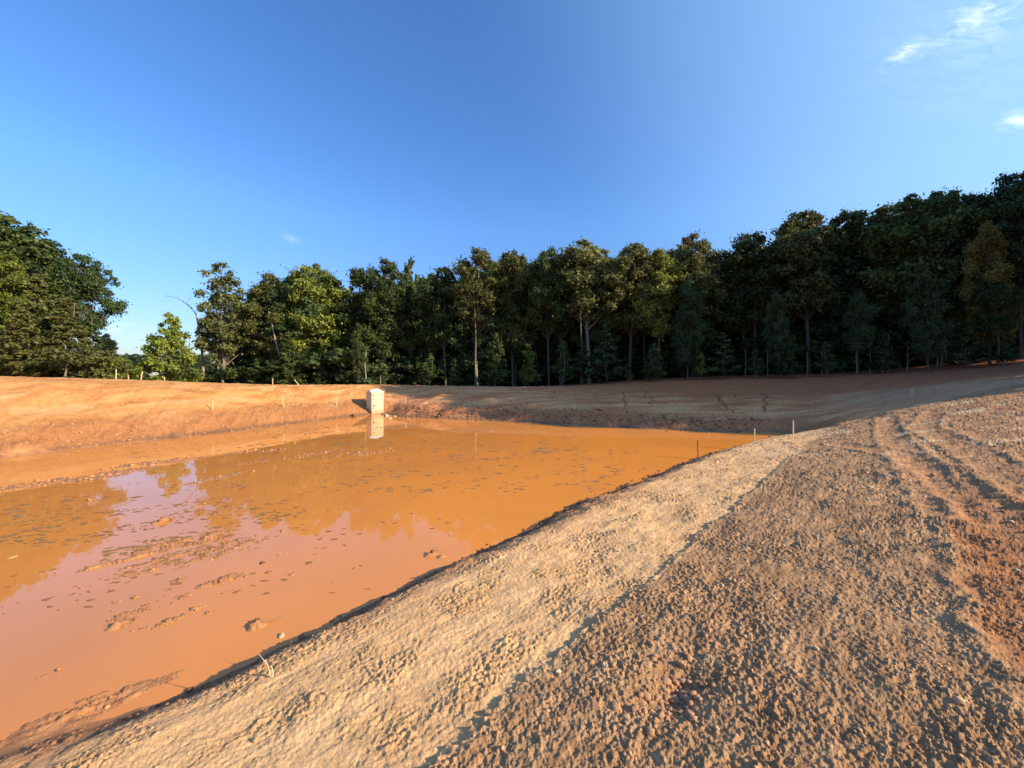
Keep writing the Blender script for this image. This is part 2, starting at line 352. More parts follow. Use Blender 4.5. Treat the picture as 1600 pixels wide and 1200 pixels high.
    Cc = mix(Cf, Cn, nm)
    lowc = mix(col((.34, .14, .065)), col((.29, .125, .05)), sstep(-9, -13, x))
    Cc = mix(Cc, lowc, np.clip(low * 1.0, 0, .85))
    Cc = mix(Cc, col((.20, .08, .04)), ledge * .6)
    Cc = Cc * (.86 + .28 * n2)[:, None]
    # wetness and mud near the water
    wet = sstep(.30, .04, z - WZ) * sstep(-8, -.5, -np.abs(d) * 0 + 1)
    wet = np.where(d > .0, sstep(.22, .03, z - WZ), 1.0)
    mud = mix(col((.42, .21, .095)), col((.30, .13, .055)), n2)
    Cc = mix(Cc, col((.17, .085, .045)), np.where(d > 0, wet, 0) * .85)
    Cc = mix(Cc, mud, np.where(d <= 0.05, 1.0, 0))
    # forest floor
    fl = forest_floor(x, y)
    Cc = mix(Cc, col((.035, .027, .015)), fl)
    grass = sstep(36, 42, y) * sstep(-22, -30, x)
    Cc = mix(Cc, col((.07, .10, .03)), np.clip(grass, 0, 1) * .9)
    return z, Cc, np.where(d > 0, wet, .8)
def D0(u): return np.interp(u, [-300, 0, 150, 340, 800, 1000, 1250, 1450, 1600, 1750, 2000], [33, 35, 37, 41, 45, 42, 38, 34, 30, 26, 20])
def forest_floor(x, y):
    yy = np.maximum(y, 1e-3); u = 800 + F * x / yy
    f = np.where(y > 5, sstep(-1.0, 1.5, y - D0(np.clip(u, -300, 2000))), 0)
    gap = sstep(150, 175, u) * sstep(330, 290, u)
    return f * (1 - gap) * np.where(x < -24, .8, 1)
def coarse(x, y):
    x = np.array([x]); y = np.array([y]); return fields(x, y)[6][0]

az = np.concatenate([np.arctan(np.linspace(-1.46, 1.46, 1400)), np.linspace(math.atan(1.46), 2 * math.pi - math.atan(1.46), 110)[1:-1]])
rad = [.25]
while rad[-1] < 420:
    rr = rad[-1]; rad.append(rr * (1.05 if rr < 1.4 else 1.0034 if rr < 6 else 1.005 if rr < 12 else 1.007 if rr < 46 else 1.06))
rad = np.array(rad); A_, R_ = np.meshgrid(az, rad)
gx = (R_ * np.sin(A_)).ravel(); gy = (R_ * np.cos(A_)).ravel()
gz = np.empty_like(gx); gc = np.empty((len(gx), 4), np.float32); gw = np.empty_like(gx)
for i in range(0, len(gx), 200000):
    sl = slice(i, i + 200000); z_, c_, w_ = ground_z(gx[sl], gy[sl], True); gz[sl] = z_; gc[sl, :3] = c_; gc[sl, 3] = 1; gw[sl] = w_
na, nr = len(az), len(rad)
I = np.arange(na * nr).reshape(nr, na); J = np.roll(I, -1, axis=1)
quads = np.stack([I[:-1], J[:-1], J[1:], I[1:]], -1).reshape(-1, 4)[:, ::-1]
verts = np.stack([gx, gy, gz], 1)
# close the middle
cidx = len(verts); verts = np.vstack([verts, [[0, 0, gz[:na].mean()]]]); gc = np.vstack([gc, gc[:1]]); gw = np.append(gw, 0)
k1 = I[0]; k2 = J[0]; cap = np.stack([k1[::2], k2[::2], np.roll(k1, -2)[::2], np.full(len(k1[::2]), cidx)], 1)[:, ::-1]
quads = np.vstack([quads, cap])

def new_mat(name):
    m = bpy.data.materials.new(name); m.use_nodes = True; t = m.node_tree; t.nodes.clear()
    o = N(t, 'ShaderNodeOutputMaterial'); p = N(t, 'ShaderNodeBsdfPrincipled'); t.links.new(p.outputs[0], o.inputs[0])
    return m, t, p, o
def simple_mat(name, col, rough=.8, var=.15, scale=8, bump=.0, col2=None):
    m, t, p, o = new_mat(name)
    tcn = N(t, 'ShaderNodeTexCoord'); n = N(t, 'ShaderNodeTexNoise'); n.inputs['Scale'].default_value = scale; n.inputs['Detail'].default_value = 5
    t.links.new(tcn.outputs['Object'], n.inputs['Vector'])
    mx = N(t, 'ShaderNodeMix', data_type='RGBA'); t.links.new(n.outputs['Fac'], mx.inputs[0])
    c2 = col2 or tuple(c * (1 - 2 * var) for c in col); mx.inputs[6].default_value = (*c2, 1); mx.inputs[7].default_value = (*[min(1, c * (1 + var)) for c in col], 1)
    t.links.new(mx.outputs[2], p.inputs['Base Color']); p.inputs['Roughness'].default_value = rough
    if bump:
        b = N(t, 'ShaderNodeBump'); b.inputs['Strength'].default_value = .6; b.inputs['Distance'].default_value = bump
        t.links.new(n.outputs['Fac'], b.inputs['Height']); t.links.new(b.outputs[0], p.inputs['Normal'])
    return m

mg, t, p, o = new_mat('graded_soil')
at = N(t, 'ShaderNodeAttribute', attribute_name='soil'); aw = N(t, 'ShaderNodeAttribute', attribute_name='wet')
geo = N(t, 'ShaderNodeNewGeometry')
n = N(t, 'ShaderNodeTexNoise'); n.inputs['Scale'].default_value = 75; n.inputs['Detail'].default_value = 7; n.inputs['Roughness'].default_value = .75; t.links.new(geo.outputs['Position'], n.inputs['Vector'])
n5 = N(t, 'ShaderNodeTexNoise'); n5.inputs['Scale'].default_value = 5; n5.inputs['Detail'].default_value = 8; n5.inputs['Roughness'].default_value = .7; t.links.new(geo.outputs['Position'], n5.inputs['Vector'])
mr = N(t, 'ShaderNodeMapRange'); mr.inputs[1].default_value = .3; mr.inputs[2].default_value = .7; mr.inputs[3].default_value = .68; mr.inputs[4].default_value = 1.3; t.links.new(n.outputs['Fac'], mr.inputs[0])
mr2 = N(t, 'ShaderNodeMapRange'); mr2.inputs[1].default_value = .3; mr2.inputs[2].default_value = .7; mr2.inputs[3].default_value = .8; mr2.inputs[4].default_value = 1.2; t.links.new(n5.outputs['Fac'], mr2.inputs[0])
mm = vmath(t, 'MULTIPLY', mr.outputs[0], mr2.outputs[0])
vs = N(t, 'ShaderNodeVectorMath', operation='SCALE'); t.links.new(at.outputs['Color'], vs.inputs[0]); t.links.new(mm, vs.inputs['Scale'])
t.links.new(vs.outputs[0], p.inputs['Base Color'])
rr_ = N(t, 'ShaderNodeMapRange'); rr_.inputs[3].default_value = .95; rr_.inputs[4].default_value = .5; t.links.new(aw.outputs['Fac'], rr_.inputs[0]); t.links.new(rr_.outputs[0], p.inputs['Roughness'])
p.inputs['Specular IOR Level'].default_value = .25
hsum = vmath(t, 'ADD', vmath(t, 'MULTIPLY', n.outputs['Fac'], .018), vmath(t, 'MULTIPLY', n5.outputs['Fac'], .05))
bp = N(t, 'ShaderNodeBump'); bp.inputs['Strength'].default_value = .7; bp.inputs['Distance'].default_value = 1.0
t.links.new(hsum, bp.inputs['Height']); t.links.new(bp.outputs[0], p.inputs['Normal'])
ground = mesh_obj('ground', verts, quads, 4, mg, None, True, [('soil', 'FLOAT_COLOR', 'POINT', gc), ('wet', 'FLOAT', 'POINT', gw)])
tag(ground, kind='structure')

# ------------------------------------------------------------------ water
mw, t, p, o = new_mat('muddy_water')
geo = N(t, 'ShaderNodeNewGeometry')
nn = N(t, 'ShaderNodeTexNoise'); nn.inputs['Scale'].default_value = .35; nn.inputs['Detail'].default_value = 4; t.links.new(geo.outputs['Position'], nn.inputs['Vector'])
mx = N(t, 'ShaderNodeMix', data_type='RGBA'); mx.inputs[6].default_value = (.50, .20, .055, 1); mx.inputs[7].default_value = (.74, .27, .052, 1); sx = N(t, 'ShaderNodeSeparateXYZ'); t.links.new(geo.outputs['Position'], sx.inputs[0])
bright_ramp = N(t, 'ShaderNodeMapRange'); bright_ramp.inputs[1].default_value = -8; bright_ramp.inputs[2].default_value = 8; t.links.new(vmath(t, 'ADD', sx.outputs[0], vmath(t, 'MULTIPLY', vmath(t, 'SUBTRACT', sx.outputs[1], 12.0), .35)), bright_ramp.inputs[0])  # orange brightened to the right in the colour, against dark forest reflections
t.links.new(vmath(t, 'ADD', vmath(t, 'MULTIPLY', bright_ramp.outputs[0], .75), vmath(t, 'MULTIPLY', vmath(t, 'SUBTRACT', nn.outputs['Fac'], .4), .9)), mx.inputs[0])
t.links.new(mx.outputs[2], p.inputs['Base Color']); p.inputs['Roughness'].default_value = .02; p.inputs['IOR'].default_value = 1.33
nb = N(t, 'ShaderNodeTexNoise'); nb.inputs['Scale'].default_value = 2.2; nb.inputs['Detail'].default_value = 3; t.links.new(geo.outputs['Position'], nb.inputs['Vector'])
bp = N(t, 'ShaderNodeBump'); bp.inputs['Strength'].default_value = .12; bp.inputs['Distance'].default_value = .012; t.links.new(nb.outputs['Fac'], bp.inputs['Height']); t.links.new(bp.outputs[0], p.inputs['Normal'])
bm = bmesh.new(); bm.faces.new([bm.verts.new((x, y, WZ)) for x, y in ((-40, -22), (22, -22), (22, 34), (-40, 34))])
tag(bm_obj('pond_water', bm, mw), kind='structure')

# ------------------------------------------------------------------ trees
def leaf_mat(name, trans=.35):
    m = bpy.data.materials.new(name); m.use_nodes = True; t = m.node_tree; t.nodes.clear(); o = N(t, 'ShaderNodeOutputMaterial')
    oi = N(t, 'ShaderNodeObjectInfo'); a = N(t, 'ShaderNodeAttribute', attribute_name='tone')
    hs = N(t, 'ShaderNodeHueSaturation'); t.links.new(oi.outputs['Color'], hs.inputs['Color'])
    v = N(t, 'ShaderNodeMapRange'); v.inputs[3].default_value = .55; v.inputs[4].default_value = 1.5; t.links.new(a.outputs['Fac'], v.inputs[0]); t.links.new(v.outputs[0], hs.inputs['Value'])
    h = N(t, 'ShaderNodeMapRange'); h.inputs[3].default_value = .515; h.inputs[4].default_value = .485; t.links.new(a.outputs['Fac'], h.inputs[0]); t.links.new(h.outputs[0], hs.inputs['Hue'])
    d = N(t, 'ShaderNodeBsdfPrincipled'); d.inputs['Roughness'].default_value = .55; d.inputs['Specular IOR Level'].default_value = .3
    tr = N(t, 'ShaderNodeBsdfTranslucent'); mx = N(t, 'ShaderNodeMixShader'); mx.inputs[0].default_value = trans
    t.links.new(hs.outputs[0], d.inputs['Base Color']); t.links.new(hs.outputs[0], tr.inputs['Color'])
    t.links.new(d.outputs[0], mx.inputs[1]); t.links.new(tr.outputs[0], mx.inputs[2]); t.links.new(mx.outputs[0], o.inputs[0])
    return m
M_leaf = leaf_mat('foliage')
M_bark = simple_mat('bark', (.11, .09, .07), .9, .3, 6, .02)
M_bark_pale = simple_mat('pale_bark', (.20, .17, .13), .85, .2, 6, .01)
M_dead = simple_mat('dead_wood', (.27, .23, .20), .9, .2, 5, .01)

def leaves(centres, radii, per, size, squash=.75, seed=0, flat=0.0):
    """leaf quads spread over clumps; returns verts, quads, tone"""
    g = np.random.default_rng(seed); n = len(centres); cnt = np.maximum(20, (per * (radii / radii.mean()) ** 2)).astype(int)
    idx = np.repeat(np.arange(n), cnt); m = len(idx)
    d = g.normal(size=(m, 3)); d /= np.linalg.norm(d, axis=1)[:, None]
    d[:, 2] = np.where((d[:, 2] < -.35) & (g.random(m) < .6), -d[:, 2], d[:, 2])
    lump = .72 + .28 * np.sin(d[:, 0] * 5 + idx) * np.sin(d[:, 1] * 5 + idx * 2.1) + .12 * np.sin(d[:, 2] * 9 + idx)
    rr = radii[idx] * lump * (g.random(m) ** .28) * (1 + .55 * np.abs(g.normal(size=m)) * (g.random(m) < .32))
    P = centres[idx] + d * rr[:, None] * np.array([1, 1, squash])
    nrm = d * .6 + g.normal(size=(m, 3)) * .55 + np.array([0, 0, .35 + flat]); nrm /= np.linalg.norm(nrm, axis=1)[:, None]
    ax = g.normal(size=(m, 3)); ax -= nrm * (ax * nrm).sum(1)[:, None]; ax /= np.linalg.norm(ax, axis=1)[:, None]
    bx = np.cross(nrm, ax); L = size * (.6 + .9 * g.random(m))[:, None]; Wd = L * (.45 + .25 * g.random(m))[:, None]
    V = np.stack([P - ax * L, P + bx * Wd - ax * L * .15, P + ax * L, P - bx * Wd + ax * L * .1], 1).reshape(-1, 3)
    Q = np.arange(4 * m).reshape(m, 4)
    ct = g.random(n)
    tone = np.clip(.55 * ct[idx] + .45 * g.random(m), 0, 1)
    return V, Q, tone
def limb(p0, p1, r0, r1, rg, n=5, sag=.12):
    p0 = Vector(p0); p1 = Vector(p1); L = (p1 - p0).length; pts = []; rd = []
    off = Vector((rg.uniform(-1, 1), rg.uniform(-1, 1), rg.uniform(.2, 1))) * L * sag
    for i in range(n + 1):
        t = i / n; pts.append(p0.lerp(p1, t) + off * math.sin(t * math.pi) + Vector((rg.uniform(-1, 1), rg.uniform(-1, 1), 0)) * L * .02 * (0 < i < n)); rd.append(r0 * (1 - t) + r1 * t)
    return pts, rd
HID = []
def make_tree(name, kind, seed, H=14., Wd=4., base=.35, nclump=44, per=300, leaf=.17, cl=1.25, bark=None, trunk_r=None):
    """unit tree at origin; base = height fraction where the crown starts"""
    rg = random.Random(seed); root = empty(name, (0, 0, 0)); tr = trunk_r or H * .013
    lean = (rg.uniform(-.4, .4), rg.uniform(-.4, .4)); paths = []
    def tp(t): return Vector((lean[0] * t * t + .12 * math.sin(t * 7 + seed), lean[1] * t + .1 * math.cos(t * 6 + seed), -.4 + (H * .96 + .4) * t))
    n = 12; paths.append(([tp(i / n) for i in range(n + 1)], [tr * (1.25 if i == 0 else 1) * (1 - .93 * (i / n)) ** .8 for i in range(n + 1)]))
    cs = []; rs = []
    if kind == 'broad':
        for i in range(nclump):
            for _ in range(30):
                t = rg.random(); zz = base + (1 - base) * t
                env = math.sin(math.pi * min(1, (t * .86 + .10))) ** .55
                env *= 1 if t < .75 else math.sqrt(max(.02, 1 - ((t - .75) / .27) ** 2))
                an = rg.uniform(0, 6.283); q = rg.random() ** .42
                rr = Wd * env * q * (1 + .25 * math.sin(an * 2 + seed) + .12 * math.sin(an * 5 + seed * 3))
                p = Vector((math.cos(an) * rr, math.sin(an) * rr, zz * H - cl * .5)) + Vector((lean[0], lean[1], 0)) * zz
                if all((p - Vector(c)).length > cl * .62 for c in cs): break
            cs.append(tuple(p)); rs.append(cl * rg.uniform(.55, 1.2) * (.75 if t > .85 else 1))
        squash = .72
    elif kind == 'young':
        for i in range(nclump):
            for _ in range(30):
                t = rg.random() ** 1.15; zz = base + (1 - base) * t; env = (1 - t) ** .62 * min(1, .55 + t * 3); an = rg.uniform(0, 6.283)
                rr = Wd * env * rg.random() ** .5 * (1 + .15 * math.sin(an * 3 + seed)); p = Vector((math.cos(an) * rr, math.sin(an) * rr, zz * H - .2))
                if all((p - Vector(c)).length > cl * .6 for c in cs): break
            cs.append(tuple(p)); rs.append(cl * rg.uniform(.6, 1.15) * (1 - .35 * t))
        squash = .8
    elif kind == 'conifer':
        k = nclump
        for i in range(k):
            t = (i + .5) / k; zz = base + (1 - base) * t; an = i * 2.4; rr = Wd * (1 - t) ** .8 * rg.uniform(.45, 1)
            cs.append((math.cos(an) * rr, math.sin(an) * rr, zz * H)); rs.append(cl * (1.05 - .7 * t) * rg.uniform(.7, 1.1))
        squash = .42
    for (c, r) in zip(cs, rs):
        v = Vector(c); hz = math.hypot(v.x, v.y); t0 = max(base * .8, (v.z - hz * rg.uniform(.5, 1.1)) / H) if kind == 'broad' else v.z / H - .02
        t0 = min(max(t0, .08), .93); p0 = tp(t0); paths.append(limb(p0, v, tr * (1 - .9 * t0) * .28 + .008, .008, rg, 4))
        for q in range(2):
            e = v + Vector((rg.uniform(-1, 1), rg.uniform(-1, 1), rg.uniform(-.3, .8))) * r * .8; paths.append(limb(v, e, .02, .006, rg, 2))
    # dead lower stubs
    for i in range(5):
        t0 = rg.uniform(.12, max(.2, base)); p0 = tp(t0); an = rg.uniform(0, 6.28); L = rg.uniform(.5, 1.6)
        paths.append(limb(p0, p0 + Vector((math.cos(an) * L, math.sin(an) * L, rg.uniform(-.1, .6))), .025, .006, rg, 3))
    V, Q = tubes(paths, 5); trunk = mesh_obj('trunk', np.array([tuple(v) for v in V]), np.array(Q), 4, bark or M_bark, root, True)
    V, Q, tone = leaves(np.array(cs), np.array(rs), per, leaf, squash, seed, .3 if kind == 'conifer' else 0)
    crown = mesh_obj('crown', V, Q, 4, M_leaf, root, False, [('tone', 'FLOAT', 'FACE', tone)])
    root['H'] = H; root['Wd'] = Wd
    return root
TALL = [make_tree('broadleaf_tree', 'broad', s, H=15, Wd=w, base=b, nclump=nc, per=300, leaf=.135, cl=c * 1.1) for s, w, b, nc, c in
        [(1, 3.6, .32, 84, 1.0), (2, 3.1, .42, 64, .95), (3, 4.2, .28, 104, 1.0), (4, 2.7, .38, 60, .9), (5, 3.4, .18, 96, .95), (6, 4.0, .45, 80, 1.02)]]
AIRY = [make_tree('slender_tree', 'broad', 12, H=13, Wd=2.5, base=.22, nclump=84, per=120, leaf=.13, cl=.78, bark=M_bark_pale),
        make_tree('slender_tree', 'broad', 13, H=15, Wd=2.8, base=.48, nclump=66, per=210, leaf=.13, cl=.9, bark=M_bark_pale)]
CONI = [make_tree('pine_tree', 'conifer', 21, H=8, Wd=2.6, base=.10, nclump=46, per=240, leaf=.15, cl=1.0),
        make_tree('pine_tree', 'conifer', 22, H=9, Wd=2.2, base=.14, nclump=42, per=220, leaf=.14, cl=.95, bark=M_bark_pale)]
SAP = [make_tree('sapling', 'young', 31, H=5, Wd=1.25, base=.15, nclump=40, per=110, leaf=.10, cl=.45, trunk_r=.045, bark=M_bark_pale),
       make_tree('sapling', 'young', 32, H=5, Wd=1.0, base=.28, nclump=30, per=100, leaf=.10, cl=.4, trunk_r=.04, bark=M_bark_pale),
       make_tree('sapling', 'conifer', 33, H=5, Wd=1.3, base=.15, nclump=20, per=120, leaf=.12, cl=.6, trunk_r=.04)]
YOUNG = [make_tree('young_tree', 'young', 41, H=6.5, Wd=2.5, base=.04, nclump=90, per=190, leaf=.11, cl=.55, trunk_r=.08, bark=M_bark_pale)]
BUSH = [make_tree('bush', 'broad', 51, H=3, Wd=1.6, base=.02, nclump=22, per=190, leaf=.12, cl=.62, trunk_r=.03),
        make_tree('bush', 'broad', 52, H=3, Wd=2.2, base=.0, nclump=26, per=190, leaf=.12, cl=.7, trunk_r=.03)]
protos = TALL + AIRY + CONI + SAP + YOUNG + BUSH
used = set()
def place_tree(proto, x, y, height, width=1.0, col=(.06, .085, .03), label=None, cat='tree', group=None, rz=None, sink=0.0, name=None):
    if proto.name in used:
        r = proto.copy(); C.objects.link(r); kids = []
        for ch in [c for c in proto.children if c.get('extra') is None]:
            c = ch.copy(); C.objects.link(c); c.parent = r; kids.append(c)
    else:
        used.add(proto.name); r = proto; kids = list(proto.children)
    if name: r.name = name
    gz_ = float(ground_base(x, y)); r.location = (x, y, gz_ - sink); s = height / proto['H']; r.scale = (s * width, s * width, s)
    r.rotation_euler = (0, 0, rnd.uniform(0, 6.28) if rz is None else rz)
    j = rnd.uniform(.85, 1.15)
    for c in kids:
        if c.name.startswith('crown'): c.color = (col[0] * j * rnd.uniform(.92, 1.08), col[1] * j, col[2] * j, 1)
    for k in ('group', 'label', 'category'):
        if k in r: del r[k]
    tag(r, label, cat, group); return r
def ground_base(x, y):
    x = np.array([float(x)]); y = np.array([float(y)]); return fields(x, y)[6][0]
def top_to_h(u, v, D): x = (u - 800) / F * D; return x, (HOR - v) / F * D - float(ground_base(x, D))
SKY_U = [-300, 0, 60, 110, 150, 330, 400, 420, 480, 515, 540, 570, 600, 650, 690, 740, 800, 860, 920, 960, 1000, 1040, 1100, 1140, 1180, 1260, 1300, 1360, 1420, 1480, 1550, 1590, 1750, 2100]
SKY_V = [330, 322, 368, 400, 400, 440, 445, 428, 405, 420, 442, 425, 402, 425, 415, 390, 385, 388, 375, 400, 380, 372, 374, 385, 360, 330, 335, 310, 300, 292, 300, 268, 240, 200]
G_DARK = (.060, .088, .025); G_MID = (.075, .110, .030); G_OLIVE = (.105, .115, .034); G_YEL = (.17, .20, .035); G_BLUE = (.065, .098, .036); G_PALE = (.15, .165, .055)
# (u, v_top, depth, proto, width, colour, label)
FRONT = [
    (-20, 318, 36, TALL[2], 1.1, G_MID, 'tall green broadleaf tree cut by the left edge, highest crown of the left wood'),
    (62, 366, 38, TALL[3], 1.2, G_MID, 'grey-green broadleaf tree of the left wood, right of its tallest crown'),
    (122, 392, 39, TALL[5], .72, G_BLUE, 'tall open-crowned tree whose side limb hangs out over the gap in the left wood'),
    (8, 388, 33.5, TALL[0], .8, G_YEL, 'yellow-green tree at the left edge, in front of the tallest crown'),
    (60, 430, 34, CONI[0], .9, G_OLIVE, 'olive feathery pine at the left, behind the bank crest'),
    (105, 468, 32, CONI[1], 1.15, G_OLIVE, 'feathery pine with a pale bare lower trunk in the left wood'),
    (32, 480, 30.5, CONI[0], 1.0, G_OLIVE, 'short spreading pine at the far left, nearest the bank crest'),
    (142, 492, 37, CONI[1], 1.0, G_DARK, 'dark narrow pine at the right edge of the left wood'),
    (165, 520, 40, TALL[4], .8, (.02, .035, .016), 'small blackish tree ending the left wood beside the open gap'),
    (140, 540, 31, BUSH[1], 1.1, G_OLIVE, 'dull green bush at the foot of the left wood'),
    (266, 487, 38, YOUNG[0], .92, (.20, .26, .045), 'bright yellow-green young tree standing alone in the gap'),
    (347, 407, 41, AIRY[0], 1.0, G_PALE, 'slender grey-green tree with airy crown, at the left end of the forest'),
    (338, 455, 46, TALL[3], .7, G_DARK, 'dark crown just left behind the slender airy tree'),
    (425, 425, 44, TALL[4], .9, G_OLIVE, 'olive rounded tree behind the leaning dead trunk'),
    (484, 404, 45, TALL[0], .95, (.18, .21, .04), 'broad tree with the brightest yellow-green top of the forest left half'),
    (560, 415, 46, TALL[3], .9, G_DARK, 'narrow dark tree between the bright tree and the pine-topped one'),
    (601, 401, 46, AIRY[1], 1.0, G_BLUE, 'tall tree with tufted open top rising above the concrete riser'),
    (641, 399, 49, YOUNG[0], .42, G_MID, 'single pointed green conifer tip poking above the forest'),
    (695, 412, 46, TALL[1], .9, G_DARK, 'dark tree with forked pale limbs right of the pointed conifer'),
    (744, 384, 45, AIRY[1], 1.05, G_OLIVE, 'tall forest edge tree with long bare pale trunk, left of centre'),
    (800, 383, 46, TALL[0], .8, G_OLIVE, 'twin-topped olive tree at the middle of the forest'),
    (857, 388, 45, TALL[5], .7, G_MID, 'dark open tree just right of the middle of the forest'),
    (918, 371, 43, AIRY[1], 1.25, G_PALE, 'pale-limbed tall tree with yellowish crown and visible white trunk'),
    (985, 379, 43, TALL[1], .95, G_PALE, 'loose bright crown with sky showing through, right of the pale-limbed tree'),
    (1030, 385, 41, TALL[3], .9, (.18, .21, .04), 'yellow-green narrow crown beside the loose bright crown'),
    (1080, 365, 43, TALL[2], .85, G_OLIVE, 'wide olive dome of a crown right of the yellow-green one'),
    (1075, 435, 38, TALL[4], .7, G_BLUE, 'shaded dense green tree in front of the wide olive dome'),
    (1180, 358, 41, TALL[5], .9, G_DARK, 'dark broad tree left of the tall ragged-topped one'),
    (1262, 322, 38, TALL[1], .95, G_OLIVE, 'tall ragged-topped tree catching sun, on the right rise'),
    (1330, 325, 39, TALL[3], 1.0, G_DARK, 'dark round crown just right of the ragged-topped tree'),
    (1405, 300, 36, TALL[0], .95, G_MID, 'large dark crown near the top of the right skyline'),
    (1478, 291, 34, TALL[2], .75, G_MID, 'highest broad crown of the right skyline before the frame edge'),
    (1545, 345, 30, TALL[4], .6, (.15, .14, .03), 'orange-tinged autumn tree near the right edge'),
    (1598, 262, 31, TALL[5], .7, G_BLUE, 'tall open tree cut by the right edge of the view'),
    (1450, 420, 31, TALL[4], .65, G_BLUE, 'shaded mid-height green tree below the right skyline'),
    (1560, 430, 29, TALL[1], .8, G_DARK, 'dark lower tree under the autumn one at the right'),
    (1215, 455, 36, TALL[4], .6, G_BLUE, 'dark mid-height tree in front of the ragged-topped tree'),
    (1340, 450, 34, TALL[0], .6, G_BLUE, 'dark mid-height tree at the forest edge on the right rise'),
    (560, 505, 41, TALL[4], .55, (.07, .105, .03), 'low spreading green tree behind the riser, left of it'),
    (450, 520, 41, CONI[0], .9, G_DARK, 'dark shrubby pine beside the leaning dead trunk'),
]
for (u, v, D, pr, w, col, lab) in FRONT:
    x, h = top_to_h(u, v, D); place_tree(pr, x, D, h, w, col, lab, 'bush' if 'bush' in pr.name else 'tree', 'trees along the forest edge')
SAPL = [(775, 520, 41, 0, G_MID, 'leafy green sapling tallest of those at mid forest edge'), (825, 538, 41, 0, G_YEL, 'yellowish sapling right of the tallest mid-edge sapling'), (879, 528, 40, 1, G_MID, 'thin sapling with a pale stem left of centre-right edge'),
        (910, 530, 40, 2, G_BLUE, 'small dark conical sapling beside the thin pale-stemmed one'), (946, 508, 39, 2, G_BLUE, 'conical evergreen sapling tallest right of centre'), (1022, 535, 38, 0, G_OLIVE, 'yellow-olive sapling at the foot of the forest'),
        (1095, 548, 37, 1, G_YEL, 'small yellow-green sapling where the bank starts rising'), (1130, 520, 37, 2, G_BLUE, 'dark bushy sapling on the rising edge'), (672, 548, 42, 1, G_MID, 'thin sapling right of the riser'),
        (595, 560, 43, 1, G_DARK, 'dark low sapling directly behind the riser'), (980, 565, 38, 1, G_OLIVE, 'tiny olive sapling between two larger ones'), (1180, 540, 36, 1, G_DARK, 'dark sapling on the right slope edge'),
        (1230, 525, 35, 0, G_DARK, 'dark leafy sapling left of the bare poles'), (1290, 530, 34, 1, G_DARK, 'thin dark sapling among bare poles'), (1380, 520, 33, 0, G_DARK, 'leafy sapling right of the bare poles'), (1510, 500, 30, 2, G_BLUE, 'green evergreen sapling by the two pale trunks'),
        (1570, 515, 29, 0, G_BLUE, 'bluish sapling at the right frame edge'), (400, 560, 41, 2, G_DARK, 'short dark sapling left of the leaning dead trunk'), (500, 565, 42, 0, G_DARK, 'short dark sapling right of the leaning dead trunk'), (710, 560, 42, 0, G_DARK, 'dark sapling just left of the tallest mid-edge sapling')]
for (u, v, D, k, col, lab) in SAPL:
    x, h = top_to_h(u, v, D); place_tree(SAP[k], x, D, h, 1.15, col, lab, 'sapling', 'saplings in front of the forest')
for (u, v, D, k, col, lab) in [(186, 557, 33, 0, G_YEL, 'yellow-green bush at the left side of the gap'), (176, 566, 34, 1, G_OLIVE, 'low olive bush against the left wood'), (285, 572, 38, 1, G_MID, 'low green bush at the foot of the bright young tree'),
                               (208, 580, 36, 1, G_MID, 'small bush below the distant white posts'), (310, 575, 42, 1, G_DARK, 'dark bush under the slender airy tree'), (370, 570, 42, 1, G_DARK, 'dark bush right of the slender airy tree')]:
    x, h = top_to_h(u, v, D); place_tree(BUSH[k], x, D, h, 1.1, col, lab, 'bush', 'bushes by the gap')
# forest depth: rows behind the edge, crowns kept under the photographed skyline
MARKS = [(-120, 'left frame edge'), (10, 'tallest crown of the left wood'), (95, 'pale-trunked pine'), (345, 'slender airy tree'), (430, 'leaning dead trunk'), (500, 'bright yellow-green top'), (587, 'concrete riser'), (655, 'pointed conifer tip'),
         (744, 'tall bare pale trunk'), (800, 'twin-topped olive tree'), (860, 'dark open tree'), (915, 'pale-limbed tall tree'), (985, 'loose bright crown'), (1080, 'wide olive dome'), (1180, 'dark broad tree'), (1262, 'ragged-topped tree'),
         (1335, 'dark round crown'), (1405, 'large dark crown'), (1467, 'pair of pale trunks'), (1545, 'orange-tinged tree'), (1610, 'right frame edge')]
ROWN = ['first', 'second', 'third', 'fourth', 'fifth']
def deep_label(u, k, what):
    m = min(MARKS, key=lambda q: abs(q[0] - u)); dd_ = abs(u - m[0]); side = 'behind' if dd_ < 9 else ('just ' if dd_ < 26 else 'well ') + ('left of' if u < m[0] else 'right of')
    return '%s in %s row back, %s the %s' % (what, ROWN[k], side, m[1])
def fill(u0, u1, rows, step, label, group, vmin=6, vmax=45):
    for k in range(rows):
        D = 3.0 + 3.6 * k; u = u0 + rnd.uniform(0, 20)
        while u < u1:
            dd = float(D0(u)) + D + rnd.uniform(-1.2, 1.2); x = (u - 800) / F * dd
            vt = float(np.interp(u, SKY_U, SKY_V)) + rnd.uniform(vmin, vmax) + (6 if k > 2 else 0)
            h = (HOR - vt) / F * dd - float(ground_base(x, dd))
            place_tree(TALL[rnd.choice([0, 2, 3, 4, 4, 5, 2])], x, dd, h, rnd.uniform(.8, 1.15), rnd.choice([G_DARK, G_MID, G_DARK, G_BLUE]), deep_label(u, k, label), 'tree', group)
            u += step / dd * F * rnd.uniform(.8, 1.2)
THK = make_tree('thicket_tree', 'broad', 71, H=9, Wd=3.4, base=.0, nclump=46, per=300, leaf=.24, cl=1.4)
fill(385, 1660, 5, 5.2, 'dark forest tree', 'trees inside the forest')
fill(-190, 105, 3, 5.0, 'green tree', 'trees inside the left wood', 12, 60)
